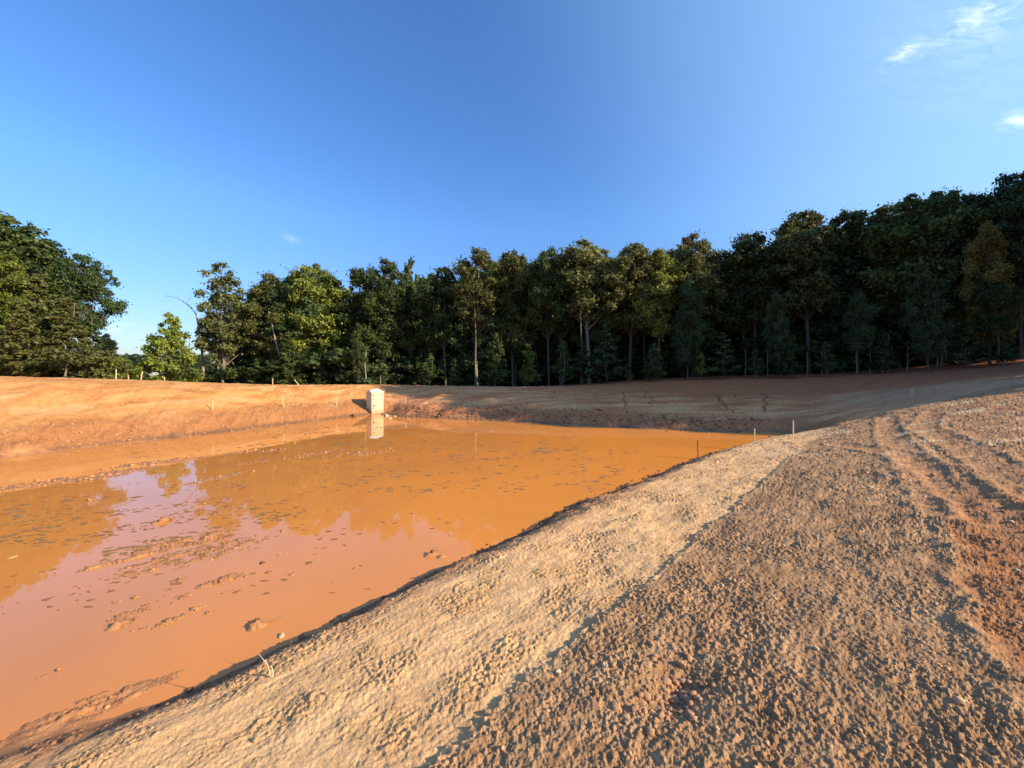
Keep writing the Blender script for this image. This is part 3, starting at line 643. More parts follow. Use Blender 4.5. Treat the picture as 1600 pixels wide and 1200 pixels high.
for i in range(46):
    u = 372 + i * 28 + rnd.uniform(-8, 8); dd = float(D0(u)) + rnd.uniform(17, 24); x = (u - 800) / F * dd
    place_tree(THK, x, dd, rnd.uniform(8, 11), 1.1, G_DARK, deep_label(u, 4, 'dark thicket tree').replace('in fifth row back', 'at the back'), 'tree', 'thicket trees at the back of the forest')
# low understory filling the dark forest edge
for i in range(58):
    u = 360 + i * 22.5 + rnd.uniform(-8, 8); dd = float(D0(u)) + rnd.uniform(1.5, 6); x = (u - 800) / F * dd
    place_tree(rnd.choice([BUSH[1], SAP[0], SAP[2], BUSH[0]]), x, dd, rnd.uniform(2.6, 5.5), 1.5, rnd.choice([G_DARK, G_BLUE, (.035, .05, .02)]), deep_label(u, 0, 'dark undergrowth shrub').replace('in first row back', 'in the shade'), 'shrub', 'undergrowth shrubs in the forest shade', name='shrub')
for i in range(14):
    u = -60 + i * 17 + rnd.uniform(-5, 5); dd = 33 + rnd.uniform(0, 4); x = (u - 800) / F * dd
    place_tree(rnd.choice([BUSH[1], CONI[0], BUSH[0]]), x, dd, rnd.uniform(2.4, 4.2), 1.2, rnd.choice([G_OLIVE, G_MID]), deep_label(u, 0, 'olive shrub').replace('in first row back', 'on the left crest'), 'shrub', 'shrubs below the left wood', name='shrub')
# the forest goes on to the right of the view and shades the far bank
for (x, y) in [(41, 11.2), (45, 11.4), (44, 15.8), (42, 18.5), (46, 15.5), (46, 19), (45, 22), (48, 17), (50, 15.6), (52, 17), (49, 20), (50, 24), (52, 27), (55, 21), (54, 30), (40.5, 16), (48, 15.4), (49, 11.5)]:
    place_tree(TALL[rnd.choice([0, 2, 4, 5])], x, y, (rnd.uniform(18.5, 19.5) if y < 12 else rnd.uniform(23.5, 25.5)), (.58 if y < 12 else .68), G_MID, 'tall broadleaf tree of the forest edge beyond the right side of the view', 'tree', 'forest edge right of the view')
# bare poles and special trunks
def pole(u, v0, v1, D, r, lab, mat=M_bark_pale, lean=0, name='bare_trunk', cat='tree trunk', grp='bare trunks at the forest edge'):
    x = (u - 800) / F * D; zb = float(ground_base(x, D)) - .2; zt = (HOR - v0) / F * D; rg = random.Random(int(u))
    x1 = x + lean; pts = []; rd = []
    for i in range(9):
        t = i / 8; pts.append((x * (1 - t) + x1 * t - x + .05 * math.sin(t * 9 + u), .04 * math.cos(t * 7 + u), (zt - zb) * t)); rd.append(r * (1 - .6 * t))
    r_ = empty(name, (x, D, zb)); tag(r_, lab, cat, grp)
    tube_obj('trunk', [(pts, rd)], mat, r_, 7)
    br = []
    for k in range(4):
        i = rg.randint(3, 8); p = Vector(pts[i]); L = rg.uniform(.5, 1.3); an = rg.uniform(0, 6.28)
        br.append(limb(p, p + Vector((math.cos(an) * L, math.sin(an) * L * .5, L * .6)), .02, .005, rg, 3))
    tube_obj('branch', br, mat, r_, 4)
    return r_
pole(452, 486, 600, 41.5, .12, 'grey dead trunk leaning left at the forest edge', M_dead, -2.3, 'leaning_dead_trunk')
pole(1464, 512, 568, 32.2, .075, 'whitish straight trunk, left one of the pale pair at the right', lean=.05)
pole(1470, 514, 568, 32.6, .085, 'whitish straight trunk, right one of the pale pair at the right', lean=.12)
for (u, v0, D, lab) in [(1388, 522, 33, 'slim pale pole trunk at the forest edge, tallest of the bare poles'), (1225, 548, 35.5, 'slim pale pole trunk left of the evenly spaced bare poles'), (1165, 548, 37, 'slim bare pole near the left start of the rise'), (1199, 552, 36, 'short bare pole on the rise'),
                        (1261, 550, 35, 'thin bare pole right of the slim pale one'), (1284, 545, 34.6, 'thin bare pole in the shade of the right forest'), (1338, 540, 33.9, 'thin bare pole fourth from the pale pair'), (1360, 545, 33.6, 'short thin bare pole beside the tallest one'),
                        (1418, 540, 32.8, 'grey bare pole midway to the pale pair'), (1513, 545, 31, 'grey bare pole right of the pale pair'), (1568, 548, 30.2, 'grey bare pole near the right frame edge')]:
    pole(u, v0, 0, D, .05, lab, M_dead if 'grey' in lab else M_bark_pale)
pole(744, 470, 0, 43.5, .09, 'tall pale bare trunk standing left of centre in front of the forest', M_bark_pale, -.15)
pole(909, 468, 0, 41, .08, 'tall pale trunk with twisted dead limbs right of centre', M_bark_pale, -.1)
pole(571, 545, 0, 41, .09, 'short grey trunk behind the riser', M_dead, 0)
pole(103, 540, 0, 30.3, .08, 'pale bare trunk showing low in the left wood', M_bark_pale, .05)
# bare dead limb reaching left out of the slender tree, and the dead snag beside the bright young tree
x0, D_ = (303 - 800) / F * 41.5, 41.5; rg = random.Random(3)
def up(u, v, D): return ((u - 800) / F * D, D, (HOR - v) / F * D)
dl = empty('dead_tree', up(318, 600, 41.5)); tag(dl, 'bare dead tree with a crooked limb reaching left against the sky', 'dead tree')
base_p = Vector(up(318, 600, 41.5))
def loc(u, v): return Vector(up(u, v, 41.5)) - base_p
tube_obj('trunk', [([loc(318, 602), loc(317, 560), loc(312, 520), loc(306, 490)], [.14, .12, .09, .06])], M_dead, dl)
tube_obj('limb', [([loc(306, 490), loc(295, 478), loc(285, 470), loc(275, 465), loc(265, 463), loc(257, 459)], [.06, .05, .04, .032, .022, .01]), ([loc(278, 466), loc(277, 458), loc(275, 452)], [.02, .014, .006]),
                   ([loc(291, 474), loc(297, 466), loc(300, 456)], [.02, .014, .006]), ([loc(265, 463), loc(260, 463), loc(254, 463)], [.015, .01, .004])], M_dead, dl, 5)
sn = empty('dead_snag', up(296, 600, 44)); tag(sn, 'thin dead snag sticking up between the bright young tree and the forest', 'dead tree')
tube_obj('trunk', [([(0, 0, -.5), (0, 0, 3), (-.05, 0, 5.4)], [.07, .05, .02])], M_dead, sn, 5)
# distant wood seen through the gap
for i in range(18):
    u = 175 + i * 8.5 + rnd.uniform(-2, 2); D = rnd.uniform(125, 165); x = (u - 800) / F * D; vt = rnd.uniform(551, 562)
    gz_ = float(upland(np.array([x]), np.array([D]))[0]); r_ = place_tree(TALL[rnd.choice([0, 2, 4])], x, D, (HOR - vt) / F * D - gz_, 1.5, (.08, .115, .05), 'small distant tree through the gap, %s' % (['left of the posts', 'behind the first posts', 'behind the rail fence', 'left behind the bright young tree', 'hidden behind the bright young tree', 'right of the bright young tree'][i // 3] + [' on its left side', ' in its middle', ' on its right side'][i % 3]), 'tree', 'distant trees through the gap')
# pale verge and white posts in the distance
M_white = simple_mat('white_paint', (.8, .79, .76), .5, .05, 3)
M_road = simple_mat('pale_gravel', (.45, .42, .38), .9, .15, 2)
fz = lambda u, v, D: ((u - 800) / F * D, D, (HOR - v) / F * D)
bm = bmesh.new()
for (u, v, D) in [(196, 590, 70), (262, 590, 70), (262, 583.5, 92), (196, 583.5, 92)]: bm.verts.new(fz(u, v, D))
bm.verts.ensure_lookup_table(); bm.faces.new(bm.verts); bmesh.ops.subdivide_edges(bm, edges=bm.edges[:], cuts=6, use_grid_fill=True)
for v_ in bm.verts: v_.co.z += .05 * math.sin(v_.co.x * 3) * math.cos(v_.co.y)
tag(bm_obj('distant_yard', bm, M_road), kind='structure')
for (u, v0, v1, lab) in [(207.5, 575, 584, 'distant white post, leftmost beyond the gap'), (214, 576, 584, 'distant white post, second from the left beyond the gap'), (227.5, 576, 584, 'distant white post in the middle of the row beyond the gap'), (240.5, 578, 586, 'distant white post nearest the bright young tree')]:
    D = 84; x, y, zt = fz(u, v0, D); zb = (HOR - v1 - 2) / F * D; r_ = empty('white_post', (x, y, zb)); tag(r_, lab, 'post', 'white posts beyond the gap')
    tube_obj('post', [([(0, 0, 0), (0, 0, zt - zb)], [.13, .12])], M_white, r_, 8); tube_obj('cap', [([(0, 0, zt - zb), (0, 0, zt - zb + .1)], [.18, .1])], M_white, r_, 8)
r_ = empty('rail_fence', fz(224, 582, 86)); tag(r_, 'low pale rail fence far off beyond the gap', 'fence')
for dz in (.0, .5): tube_obj('rail', [([(-2.6, 0, dz), (3.2, 0, dz - .1)], [.06, .06])], M_white, r_, 6)

# ------------------------------------------------------------------ concrete riser
M_conc = simple_mat('concrete', (.62, .58, .47), .85, .12, 4, .01)
M_concd = simple_mat('stained_concrete', (.58, .54, .40), .85, .14, 2.5, .012, col2=(.44, .35, .22))
M_lid = simple_mat('pale_lid', (.74, .72, .68), .6, .08, 5)
M_dark = simple_mat('dark_void', (.02, .018, .015), .9)
tt_ = M_concd.node_tree; pp_ = tt_.nodes['Principled BSDF']; src = pp_.inputs['Base Color'].links[0].from_socket
g_ = N(tt_, 'ShaderNodeTexCoord'); sp_ = N(tt_, 'ShaderNodeSeparateXYZ'); tt_.links.new(g_.outputs['Object'], sp_.inputs[0])
n_ = N(tt_, 'ShaderNodeTexNoise'); n_.inputs['Scale'].default_value = 7; n_.inputs['Detail'].default_value = 5; tt_.links.new(g_.outputs['Object'], n_.inputs['Vector'])
r_ = N(tt_, 'ShaderNodeMapRange'); r_.inputs[1].default_value = 1.05; r_.inputs[2].default_value = .62; tt_.links.new(vmath(tt_, 'ADD', sp_.outputs[2], vmath(tt_, 'MULTIPLY', n_.outputs['Fac'], .5)), r_.inputs[0])
m_ = N(tt_, 'ShaderNodeMix', data_type='RGBA'); tt_.links.new(vmath(tt_, 'MULTIPLY', r_.outputs[0], .75), m_.inputs[0]); tt_.links.new(src, m_.inputs[6]); m_.inputs[7].default_value = (.34, .17, .07, 1); tt_.links.new(m_.outputs[2], pp_.inputs['Base Color'])
C0 = Vector((*W(580.5, 647.5), 0)); tf = Vector((.72, .69, 0)).normalized(); ang = math.atan2(tf.y, tf.x); A = .95
ctr = C0 + tf * A / 2 + Vector((-tf.y, tf.x, 0)) * A / 2
riser = empty('concrete_riser', (ctr.x, ctr.y, WZ - .3), ang); tag(riser, 'pale square concrete outlet riser with hipped lid standing at the far corner of the pond', 'riser')
Hh = -1.38 - (WZ - .3)
def box(x0, x1, y0, y1, z0, z1, bm=None, bev=0):
    bm = bm or bmesh.new(); r = bmesh.ops.create_cube(bm, size=1); 
    for v in r['verts']: v.co = Vector(((x0 + x1) / 2 + v.co.x * (x1 - x0), (y0 + y1) / 2 + v.co.y * (y1 - y0), (z0 + z1) / 2 + v.co.z * (z1 - z0)))
    if bev: bmesh.ops.bevel(bm, geom=[e for e in bm.edges if all(v in r['verts'] for v in e.verts)], offset=bev, segments=2, affect='EDGES')
    return bm
h = A / 2
wall = bm_obj('wall', box(-h, h, -h, h, 0, Hh, bev=.02), M_concd, riser)
bmc = bmesh.new()
for zz in (Hh - .22, Hh - .50):
    for xx in (-.30, .28): box(xx - .035, xx + .035, -h - .1, -h + .12, zz - .07, zz + .07, bmc)
vv = [(-.40, Hh - 1.28), (-.36, Hh - .84), (-.29, Hh - .86), (-.28, Hh - 1.0), (-.07, Hh - .93), (-.06, Hh - .97), (-.27, Hh - 1.10), (-.33, Hh - 1.26)]
fr = [bmc.verts.new((a, -h - .1, b)) for a, b in vv]; bk = [bmc.verts.new((a, -h + .14, b)) for a, b in vv]
bmc.faces.new(fr); bmc.faces.new(bk[::-1])
for i in range(len(vv)): j = (i + 1) % len(vv); bmc.faces.new([fr[j], fr[i], bk[i], bk[j]])
bmesh.ops.recalc_face_normals(bmc, faces=bmc.faces)
cut = bm_obj('cutter', bmc, M_dark, riser)
md = wall.modifiers.new('b', 'BOOLEAN'); md.object = cut; md.operation = 'DIFFERENCE'; md.solver = 'EXACT'
bpy.context.view_layer.update(); dg = bpy.context.evaluated_depsgraph_get(); nmz = bpy.data.meshes.new_from_object(wall.evaluated_get(dg))
wall.modifiers.clear(); wall.data = nmz; wall.data.name = 'wall'; bpy.data.objects.remove(cut)
bm = bmesh.new(); box(-h - .05, h + .05, -h - .05, h + .05, Hh + .002, Hh + .06, bm, .012); bm_obj('lid_slab', bm, M_lid, riser)
bm = bmesh.new(); a0 = h + .03; lo = [bm.verts.new((sx * a0, sy * a0, Hh + .062)) for sx, sy in ((-1, -1), (1, -1), (1, 1), (-1, 1))]
hi = [bm.verts.new((sx * .14 + .02, sy * .12, Hh + .27)) for sx, sy in ((-1, -1), (1, -1), (1, 1), (-1, 1))]; bm.faces.new(hi)
for i in range(4): bm.faces.new([lo[i], lo[(i + 1) % 4], hi[(i + 1) % 4], hi[i]])
lid = bm_obj('roof', bm, M_lid, riser)
bm = bmesh.new(); box(-h + .02, -.16, -.22, .2, Hh + .07, Hh + .19, bm, .01); bm_obj('hatch', bm, M_lid, riser)
tube_obj('crack', [([(-.15, -h - .001, Hh - 1.48), (-.08, -h - .001, Hh - 1.2), (.0, -h - .001, Hh - 1.02), (.08, -h - .001, Hh - .9)], [.006, .008, .007, .004])], M_dark, riser, 4)
bm = bmesh.new(); box(-.30, .34, -h - .012, -h + .01, Hh - .36, Hh - .335, bm); bm_obj('joint_strip', bm, M_conc, riser)

# ------------------------------------------------------------------ lumps: clods and stones
def ico(sub):
    bm = bmesh.new(); bmesh.ops.create_icosphere(bm, subdivisions=sub, radius=1); v = np.array([tuple(a.co) for a in bm.verts]); f = np.array([[q.index for q in a.verts] for a in bm.faces]); bm.free(); return v, f
def lumps(x, y, size, sub, seed, sink=.3, flat=.7, z=None):
    V0, F0 = ico(sub); g = np.random.default_rng(seed); n = len(x); m = len(V0)
    z = ground_z(x, y) if z is None else z
    S = size[:, None, None] * (V0[None] * (1 + .28 * np.sin(V0[None, :, [1]] * 3.1 + g.uniform(0, 6, (n, 1, 1))) * np.sin(V0[None, :, [0]] * 3.7 + g.uniform(0, 6, (n, 1, 1))) + .13 * g.normal(size=(n, m, 1))))
    S = S * g.uniform(.7, 1.3, (n, 1, 3)); S = np.sign(S) * np.abs(S / size[:, None, None]) ** .8 * size[:, None, None]; S[:, :, 2] *= flat
    an = g.uniform(0, 6.28, n); c, s = np.cos(an)[:, None], np.sin(an)[:, None]
    X = S[:, :, 0] * c - S[:, :, 1] * s; Y = S[:, :, 0] * s + S[:, :, 1] * c
    V = np.stack([X + x[:, None], Y + y[:, None], S[:, :, 2] + z[:, None] + (size * flat * (1 - sink * 2))[:, None] * .5], -1).reshape(-1, 3)
    Fc = (F0[None] + (np.arange(n) * m)[:, None, None]).reshape(-1, 3); return V, Fc, np.repeat(np.arange(n), len(F0))
def lump_obj(name, x, y, size, sub, seed, mat, sink=.3, flat=.7, smooth=False, **kw):
    V, Fc, fi = lumps(x, y, size, sub, seed, sink, flat); t_ = np.random.default_rng(seed).random(len(x))[fi]
    o = mesh_obj(name, V, Fc, 3, mat, None, smooth, [('tone', 'FLOAT', 'FACE', t_)]); tag(o, **kw); return o
def clod_mat(name, c1, c2):
    m, t, p, o = new_mat(name); a = N(t, 'ShaderNodeAttribute', attribute_name='tone'); g = N(t, 'ShaderNodeNewGeometry'); nn = N(t, 'ShaderNodeTexNoise'); nn.inputs['Scale'].default_value = 70; nn.inputs['Detail'].default_value = 4
    t.links.new(g.outputs['Position'], nn.inputs['Vector']); f = vmath(t, 'ADD', vmath(t, 'MULTIPLY', a.outputs['Fac'], .7), vmath(t, 'MULTIPLY', nn.outputs['Fac'], .4))
    mx = N(t, 'ShaderNodeMix', data_type='RGBA'); t.links.new(f, mx.inputs[0]); mx.inputs[6].default_value = (*c1, 1); mx.inputs[7].default_value = (*c2, 1); t.links.new(mx.outputs[2], p.inputs['Base Color']); p.inputs['Roughness'].default_value = .95
    b = N(t, 'ShaderNodeBump'); b.inputs['Distance'].default_value = .006; t.links.new(nn.outputs['Fac'], b.inputs['Height']); t.links.new(b.outputs[0], p.inputs['Normal']); return m
M_clod = clod_mat('tan_clod', (.30, .165, .085), (.55, .34, .18))
M_pit = clod_mat('dull_clod', (.24, .125, .065), (.42, .235, .13))
M_mudc = clod_mat('wet_clod', (.10, .045, .022), (.30, .14, .07))
M_orc = clod_mat('orange_clod', (.30, .12, .05), (.55, .27, .12))
# near ground clods, denser close to the camera
n = 15000; rr = np.exp(rng.uniform(math.log(1.3), math.log(14), n)); tt = rng.uniform(-1.45, 1.45, n); an = np.arctan(tt); x = rr * np.sin(an); y = rr * np.cos(an)
a = (x + y) * .7071; b = (y - x) * .7071; s = near_s(x, y); dens = .25 + .9 * sstep(-.25, .35, fbm(a * 1.1 + 3, b * 1.6, 71, 3)); dens = np.where(s > 2.85, dens, dens * .62)
keep = (s > .45) & (rng.random(n) < dens) & (near_mask(x, y) > .6); x, y, rr = x[keep], y[keep], rr[keep]
size = np.clip(rng.lognormal(math.log(.0042), .55, len(x)), .002, .020) * np.clip((rr / 3) ** .5, .9, 2.2)
lump_obj('soil_clods', x, y, size, 1, 5, M_clod, .25, .75, label='small dry tan soil clods strewn over the graded near bank', cat='clods', kind='stuff')
# broken clods in the foreground pit
px, py = wn_pt(1055, 1075, -2.25); n = 260; A1 = rng.normal(0, .28, n); B1 = rng.normal(0, .11, n); x = px + (A1 - B1) * .7071; y = py + (A1 + B1) * .7071
lump_obj('pit_clods', x, y, np.clip(rng.lognormal(math.log(.011), .55, n), .005, .030), 2, 6, M_pit, .45, .8, False, label='heap of broken tan clods in the dark hollow in the foreground', cat='clods', kind='stuff')
# clods along the near waterline and the far bank toes
def along(pts, n, spread, off=0):
    P = np.array(pts); seg = np.hypot(*(P[1:] - P[:-1]).T); cum = np.concatenate([[0], np.cumsum(seg)]); q = rng.uniform(0, cum[-1], n); i = np.clip(np.searchsorted(cum, q) - 1, 0, len(seg) - 1)
    t = ((q - cum[i]) / seg[i])[:, None]; b_ = P[i] * (1 - t) + P[i + 1] * t; d = (P[i + 1] - P[i]) / seg[i][:, None]; nn_ = np.stack([-d[:, 1], d[:, 0]], 1); k = rng.normal(0, spread, n) + off
    return b_[:, 0] + nn_[:, 0] * k, b_[:, 1] + nn_[:, 1] * k
x, y = along(SHORE[2:13], 1700, .13, -.22); rr = np.hypot(x, y)
lump_obj('shore_clods', x, y, np.clip(rng.lognormal(math.log(.011), .6, len(x)), .004, .05) * np.clip((rr / 6) ** .5, .8, 1.6), 1, 7, M_mudc, .3, .7, label='wet dark clods along the near waterline', cat='clods', kind='stuff')
x, y = along(SHORE[14:21], 1700, .6, -.9)
lump_obj('far_bank_clods', x, y, np.clip(rng.lognormal(math.log(.028), .55, len(x)), .012, .10), 1, 8, M_mudc, .3, .7, label='dark red clods on the lower face of the far bank', cat='clods', kind='stuff')
x, y = along(SHORE[24:29], 1100, .7, -.8)
lump_obj('left_bank_clods', x, y, np.clip(rng.lognormal(math.log(.022), .5, len(x)), .01, .07), 1, 9, M_orc, .3, .6, label='orange clods on the lower face of the left bank', cat='clods', kind='stuff')
# mud crumbs on the mud bars
xs = []; ys = []
for (u, v, L, Wd, q) in BARS:
    k = int(12 + 20 * L * Wd * 3); cx, cy = W(u, v); A1 = rng.normal(0, L * .6, k); B1 = rng.normal(0, Wd * .6, k); xs.append(cx + (A1 - B1) * .7071); ys.append(cy + (A1 + B1) * .7071)
x = np.concatenate(xs); y = np.concatenate(ys); zz = ground_z(x, y); m = (zz > WZ - .01); x, y = x[m], y[m]; rr = np.hypot(x, y)
lump_obj('mud_crumbs', x, y, np.clip(rng.lognormal(math.log(.008), .5, len(x)), .004, .028) * np.clip(rr / 7, .9, 2.6), 1, 10, M_orc, .3, .6, label='wet orange mud crumbs on the bars emerging from the pond', cat='mud crumbs', kind='stuff')

# ------------------------------------------------------------------ floating debris
M_deb = clod_mat('dark_debris', (.14, .075, .03), (.28, .13, .05)); M_alg = clod_mat('green_debris', (.15, .10, .035), (.24, .15, .055))
def flakes(name, regs, mat, seed, **kw):
    g = np.random.default_rng(seed); V = []; Fq = []; T = []
    for (u0, u1, v0, v1, n, sz) in regs:
        for i in range(n):
            u = g.uniform(u0, u1); v = g.uniform(v0, v1); cx, cy = W(u, v)
            if shore_dist(np.array([cx]), np.array([cy]))[0] > -.15: continue
            if perlin(np.array([(cx + cy) * .35]), np.array([(cy - cx) * 1.1]), 201)[0] < g.uniform(-.25, .25): continue
            L = sz * .42 * g.uniform(.3, 1.5) * (cy / 14) ** .6; Wd = L * g.uniform(.2, .6); an = g.normal(.15, .5); k = 7; b0 = len(V)
            for j in range(k):
                th = j / k * 6.283; q = g.uniform(.5, 1.2); lx, ly = math.cos(th) * L * q, math.sin(th) * Wd * q
                V.append((cx + lx * math.cos(an) - ly * math.sin(an), cy + lx * math.sin(an) + ly * math.cos(an), WZ + .004))
            V.append((cx, cy, WZ + .009))
            for j in range(k): Fq.append((b0 + j, b0 + (j + 1) % k, b0 + k)); T.append(g.random())
    tag(mesh_obj(name, np.array(V), np.array(Fq), 3, mat, None, False, [('tone', 'FLOAT', 'FACE', np.array(T))]), **kw)
flakes('floating_debris', [(0, 300, 775, 850, 420, .22), (250, 480, 755, 830, 300, .22), (150, 420, 820, 930, 150, .2), (0, 200, 880, 960, 50, .2), (400, 900, 665, 720, 900, .24), (480, 1000, 700, 770, 600, .22), (450, 760, 760, 860, 90, .2), (900, 1090, 690, 740, 90, .22), (430, 700, 860, 960, 24, .2), (200, 560, 690, 760, 230, .2)],
       M_deb, 3, label='small dark bits of debris floating scattered over the orange pond', cat='debris', kind='stuff')
flakes('floating_algae', [(825, 905, 690, 712, 90, .3), (560, 700, 735, 770, 70, .24), (510, 620, 682, 700, 50, .3), (160, 280, 840, 880, 60, .28), (380, 440, 800, 840, 30, .25), (0, 120, 790, 860, 60, .25), (770, 800, 715, 740, 20, .25)],
       M_alg, 4, label='dull green scum patches floating on the pond', cat='pond scum', kind='stuff')

# ------------------------------------------------------------------ survey stakes
M_lath = simple_mat('pine_lath', (.66, .52, .32), .8, .15, 12); M_redw = simple_mat('red_brown_wood', (.20, .07, .04), .8, .15, 12)
def march(u, v):
    t = 3.0
    while t < 60:
        x = (u - 800) / F * t
        if (HOR - v) / F * t < float(ground_base(x, t)): return x, t
        t += .1
    return None
def stake(u0, v0, u1, v1, lab, D=None, mat=None, w=None, name='survey_stake'):
    """top pixel, foot pixel"""
    if D is None:
        r_ = march(u1, v1); D = r_[1] if r_ else 30
    top = Vector(fz(u0, v0, D)); foot = Vector(fz(u1, v1, D)); gzb = float(ground_base(foot.x, D)); foot.z = min(foot.z, gzb) if D > 20 else foot.z
    ax = top - foot; L = ax.length; w = w or max(.018, D * .0010)
    bm = bmesh.new(); box(-w, w, -w * .5, w * .5, -.25, L, bm); bm.verts.ensure_lookup_table()
    o = bm_obj(name, bm, mat or M_lath); o.location = foot; o.rotation_euler = ax.to_track_quat('Z', 'Y').to_euler()
    tag(o, lab, 'stake', 'wooden survey stakes'); return o
stake(181.5, 577, 181.3, 594, 'tall pale wooden stake on the left crest, leftmost of four', 26.5)
stake(200.5, 586, 200.5, 595, 'short pale stake on the left crest, second of four', 27)
stake(222.5, 580, 220, 595, 'pale stake leaning right on the left crest where it dips', 27)
stake(257, 589, 257, 603, 'pale stake in front of the bright young tree', 28)
stake(426, 591, 426, 604, 'thin upright stake on the crest left of the leaning one', 30.5)
stake(460, 593, 467, 602, 'short stake tilted left on a low mound at the crest', 31)
stake(333, 625, 332, 641, 'stake halfway down the left bank, furthest left')
stake(441, 621, 444, 637, 'stake tilted left on the left bank')
stake(527, 621, 526, 634, 'pale stake on the bank just left of the riser')
stake(634, 621, 634, 631, 'small grey stake on the shaded bank right of the riser')
stake(898, 631, 898, 642, 'small stake on the shaded far bank right of centre')
stake(1180, 637, 1180, 647, 'faint brown stake high on the shaded far bank beside a rill')
stake(1425, 606, 1425, 620, 'thin grey stake on the shaded slope behind the right crest')
stake(1179, 669.5, 1178, 701, 'tallest white stake at the near shore crest', 15.2, w=.026)
stake(1239.5, 657, 1239.5, 671, 'white stake further along the near shore crest', 18.5, w=.028)
stake(1090, 688, 1091, 722, 'dark red-brown stake standing in the water edge', 13.6, M_redw, .02)
stake(594.6, 588, 594.6, 606, 'thin grey stake behind the riser on the far crest', 36, M_dead)

# ------------------------------------------------------------------ single stones, sticks, dry weeds
M_stone = simple_mat('pale_stone', (.50, .38, .24), .8, .12, 20, .004); M_whs = simple_mat('white_stone', (.8, .78, .74), .7, .05, 10)
M_straw = simple_mat('dry_straw', (.62, .50, .32), .8, .15, 30); M_twig = simple_mat('brown_twig', (.22, .13, .07), .85, .2, 30)
def stone(u, v, size, lab, mat=M_stone, cat='stone', z=None, name='stone', seed=0, flat=.7):
    r_ = march(u, v) or W(u, v); x, y = r_; zz = float(ground_z(np.array([x]), np.array([y]))[0]); zz = max(zz, WZ - size * .2)
    V, Fc, _ = lumps(np.array([0.]), np.array([0.]), np.array([size]), 3, seed + int(u), .3, flat, np.array([0.]))
    o = mesh_obj(name, V, Fc, 3, mat, None, True); o.location = (x, y, zz); tag(o, lab, cat); return o
for (u, v, sz, lab, mt) in [(1232, 818, .018, 'tiny white stone on the rough near slope', M_whs), (1445, 780, .02, 'small white stone beside the red track edge', M_whs), (440, 997, .04, 'grey stone at the waterline left of the dry stalk', M_stone), (1205, 672, .05, 'pale stone on the crest between two white stakes', M_stone),
                            (872, 1090, .025, 'pale crumbly clod right of the rough edge in the foreground', M_stone), (1100, 668, .05, 'dark stone on the far shore', M_dead), (945, 1072, .03, 'pebble near the clod hollow', M_stone), (1010, 1075, .045, 'largest round clod in the foreground hollow', M_clod),
                            (1065, 1100, .04, 'second round clod low in the foreground hollow', M_clod), (820, 605, .09, 'small white stone on the far crest, left of two', M_whs), (848, 604.5, .08, 'small white stone on the far crest, right of two', M_whs), (106, 690, .06, 'pale stone at the foot of the left bank', M_stone),
                            (1275, 1030, .028, 'pale yellow clod standing up on the rough slope', M_stone), (1590, 895, .03, 'grey stone at the right frame edge', M_stone), (1360, 766, .06, 'flat pale stone slab on the tracked slope, right one', M_stone), (1385, 750, .07, 'flat pale stone slab on the tracked slope, upper one', M_stone)]:
    stone(u, v, sz * .8, lab, mt, flat=.35 if 'slab' in lab else .7)
for (u, v, sz, lab) in [(603, 651, .16, 'broken pale rubble chunk at the right foot of the riser'), (609, 655, .12, 'low pale rubble chunk nearest the water by the riser'), (598, 648, .14, 'dark rubble chunk against the riser'), (617, 651, .09, 'small pale rubble piece right of the riser'), (553, 651, .2, 'dark lump of mud at the shore left of the riser')]:
    stone(u, v, sz, lab, M_mudc if 'dark' in lab else M_stone, 'rubble', name='rubble_chunk')
stone(255, 815, .07, 'ochre mud lump, largest rising from the water', M_orc, 'mud lump', name='mud_lump'); stone(400, 978, .045, 'dark mud lump with trailing stick near the shore', M_mudc, 'mud lump', name='mud_lump')
stone(410, 887, .03, 'small brown mud lump above the others', M_mudc, 'mud lump', name='mud_lump'); stone(676, 866, .03, 'small dark mud lump by itself toward the near shore', M_mudc, 'mud lump', name='mud_lump')
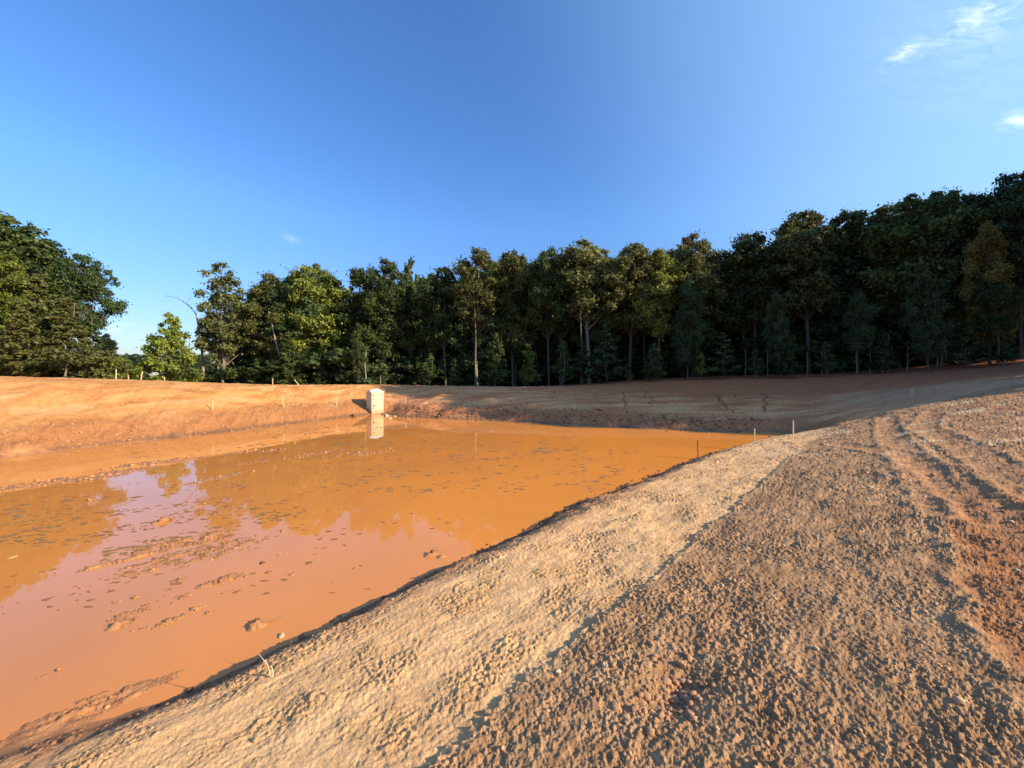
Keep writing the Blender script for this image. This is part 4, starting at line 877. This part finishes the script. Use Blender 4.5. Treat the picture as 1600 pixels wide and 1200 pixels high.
def stick(u0, v0, u1, v1, lab, D, r=.004, mat=M_straw, dD=0, name='dry_stalk', cat='stalk'):
    p1 = Vector(fz(u1, v1, D)); p0 = Vector(fz(u0, v0, D + dD)); m_ = (p0 + p1) / 2 + Vector((.02, .01, 0)) * (p1 - p0).length * 3
    o = tube_obj(name, [([p1 - p1, m_ - p1, p0 - p1], [r, r * .8, r * .4])], mat, None, 5); o.location = p1; tag(o, lab, cat); return o
def hit(u, v): r_ = march(u, v); return r_[1]
D = hit(424, 1056); stick(404, 1021, 424, 1058, 'dry straw stalk leaning left on the near crest', D, .005)
stick(424, 1040, 426, 1060, 'short straw stub beside the leaning stalk', D, .006)
D = hit(446, 1022); stick(457, 995, 445, 1025, 'thin brown stalk leaning right on the near crest', D, .003, M_twig)
stick(445, 962, 402, 978, 'thin stick trailing from the dark mud lump in the water', W(402, 980)[1], .01, M_twig, W(445, 964)[1] - W(402, 980)[1], 'stick', 'stick')
stick(28, 868, -6, 880, 'pale stick lying on the water at the left edge', W(0, 878)[1], .012, M_straw, .2, 'stick', 'stick')
def weed(u, v, sz, lab, seed):
    x, y = march(u, v); z_ = float(ground_z(np.array([x]), np.array([y]))[0]); rg = random.Random(seed); r_ = []
    for i in range(16):
        an = rg.uniform(0, 6.28); L = sz * rg.uniform(.5, 1.2); p = Vector((rg.gauss(0, sz * .6), rg.gauss(0, sz * .3), 0)); e = p + Vector((math.cos(an) * L, math.sin(an) * L, L * rg.uniform(.1, .7))); r_.append(limb(p, e, .0025, .001, rg, 3, .3))
    o = tube_obj('dry_weed', r_, M_straw, None, 4); o.location = (x, y, z_); tag(o, lab, 'dry weed', 'dry weeds on the near slope')
weed(1362, 852, .10, 'tuft of dry straw left of the red strip, with several curled stems', 1); weed(1392, 848, .10, 'dry straw tuft nearest the red strip edge', 2); weed(1340, 850, .08, 'small dry tuft left of the two larger straw tufts', 3)
weed(1550, 755, .12, 'pale dry stems near the right edge above the red strip', 4); weed(1325, 755, .12, 'short dry stems on the tracked slope', 5); weed(1100, 1120, .05, 'wisp of dry root in the foreground right of the hollow', 6)
weed(1115, 1155, .05, 'dry rootlets at the bottom right of the hollow', 7); weed(835, 1065, .04, 'dry twig crumbs beside the sandy patch', 8)
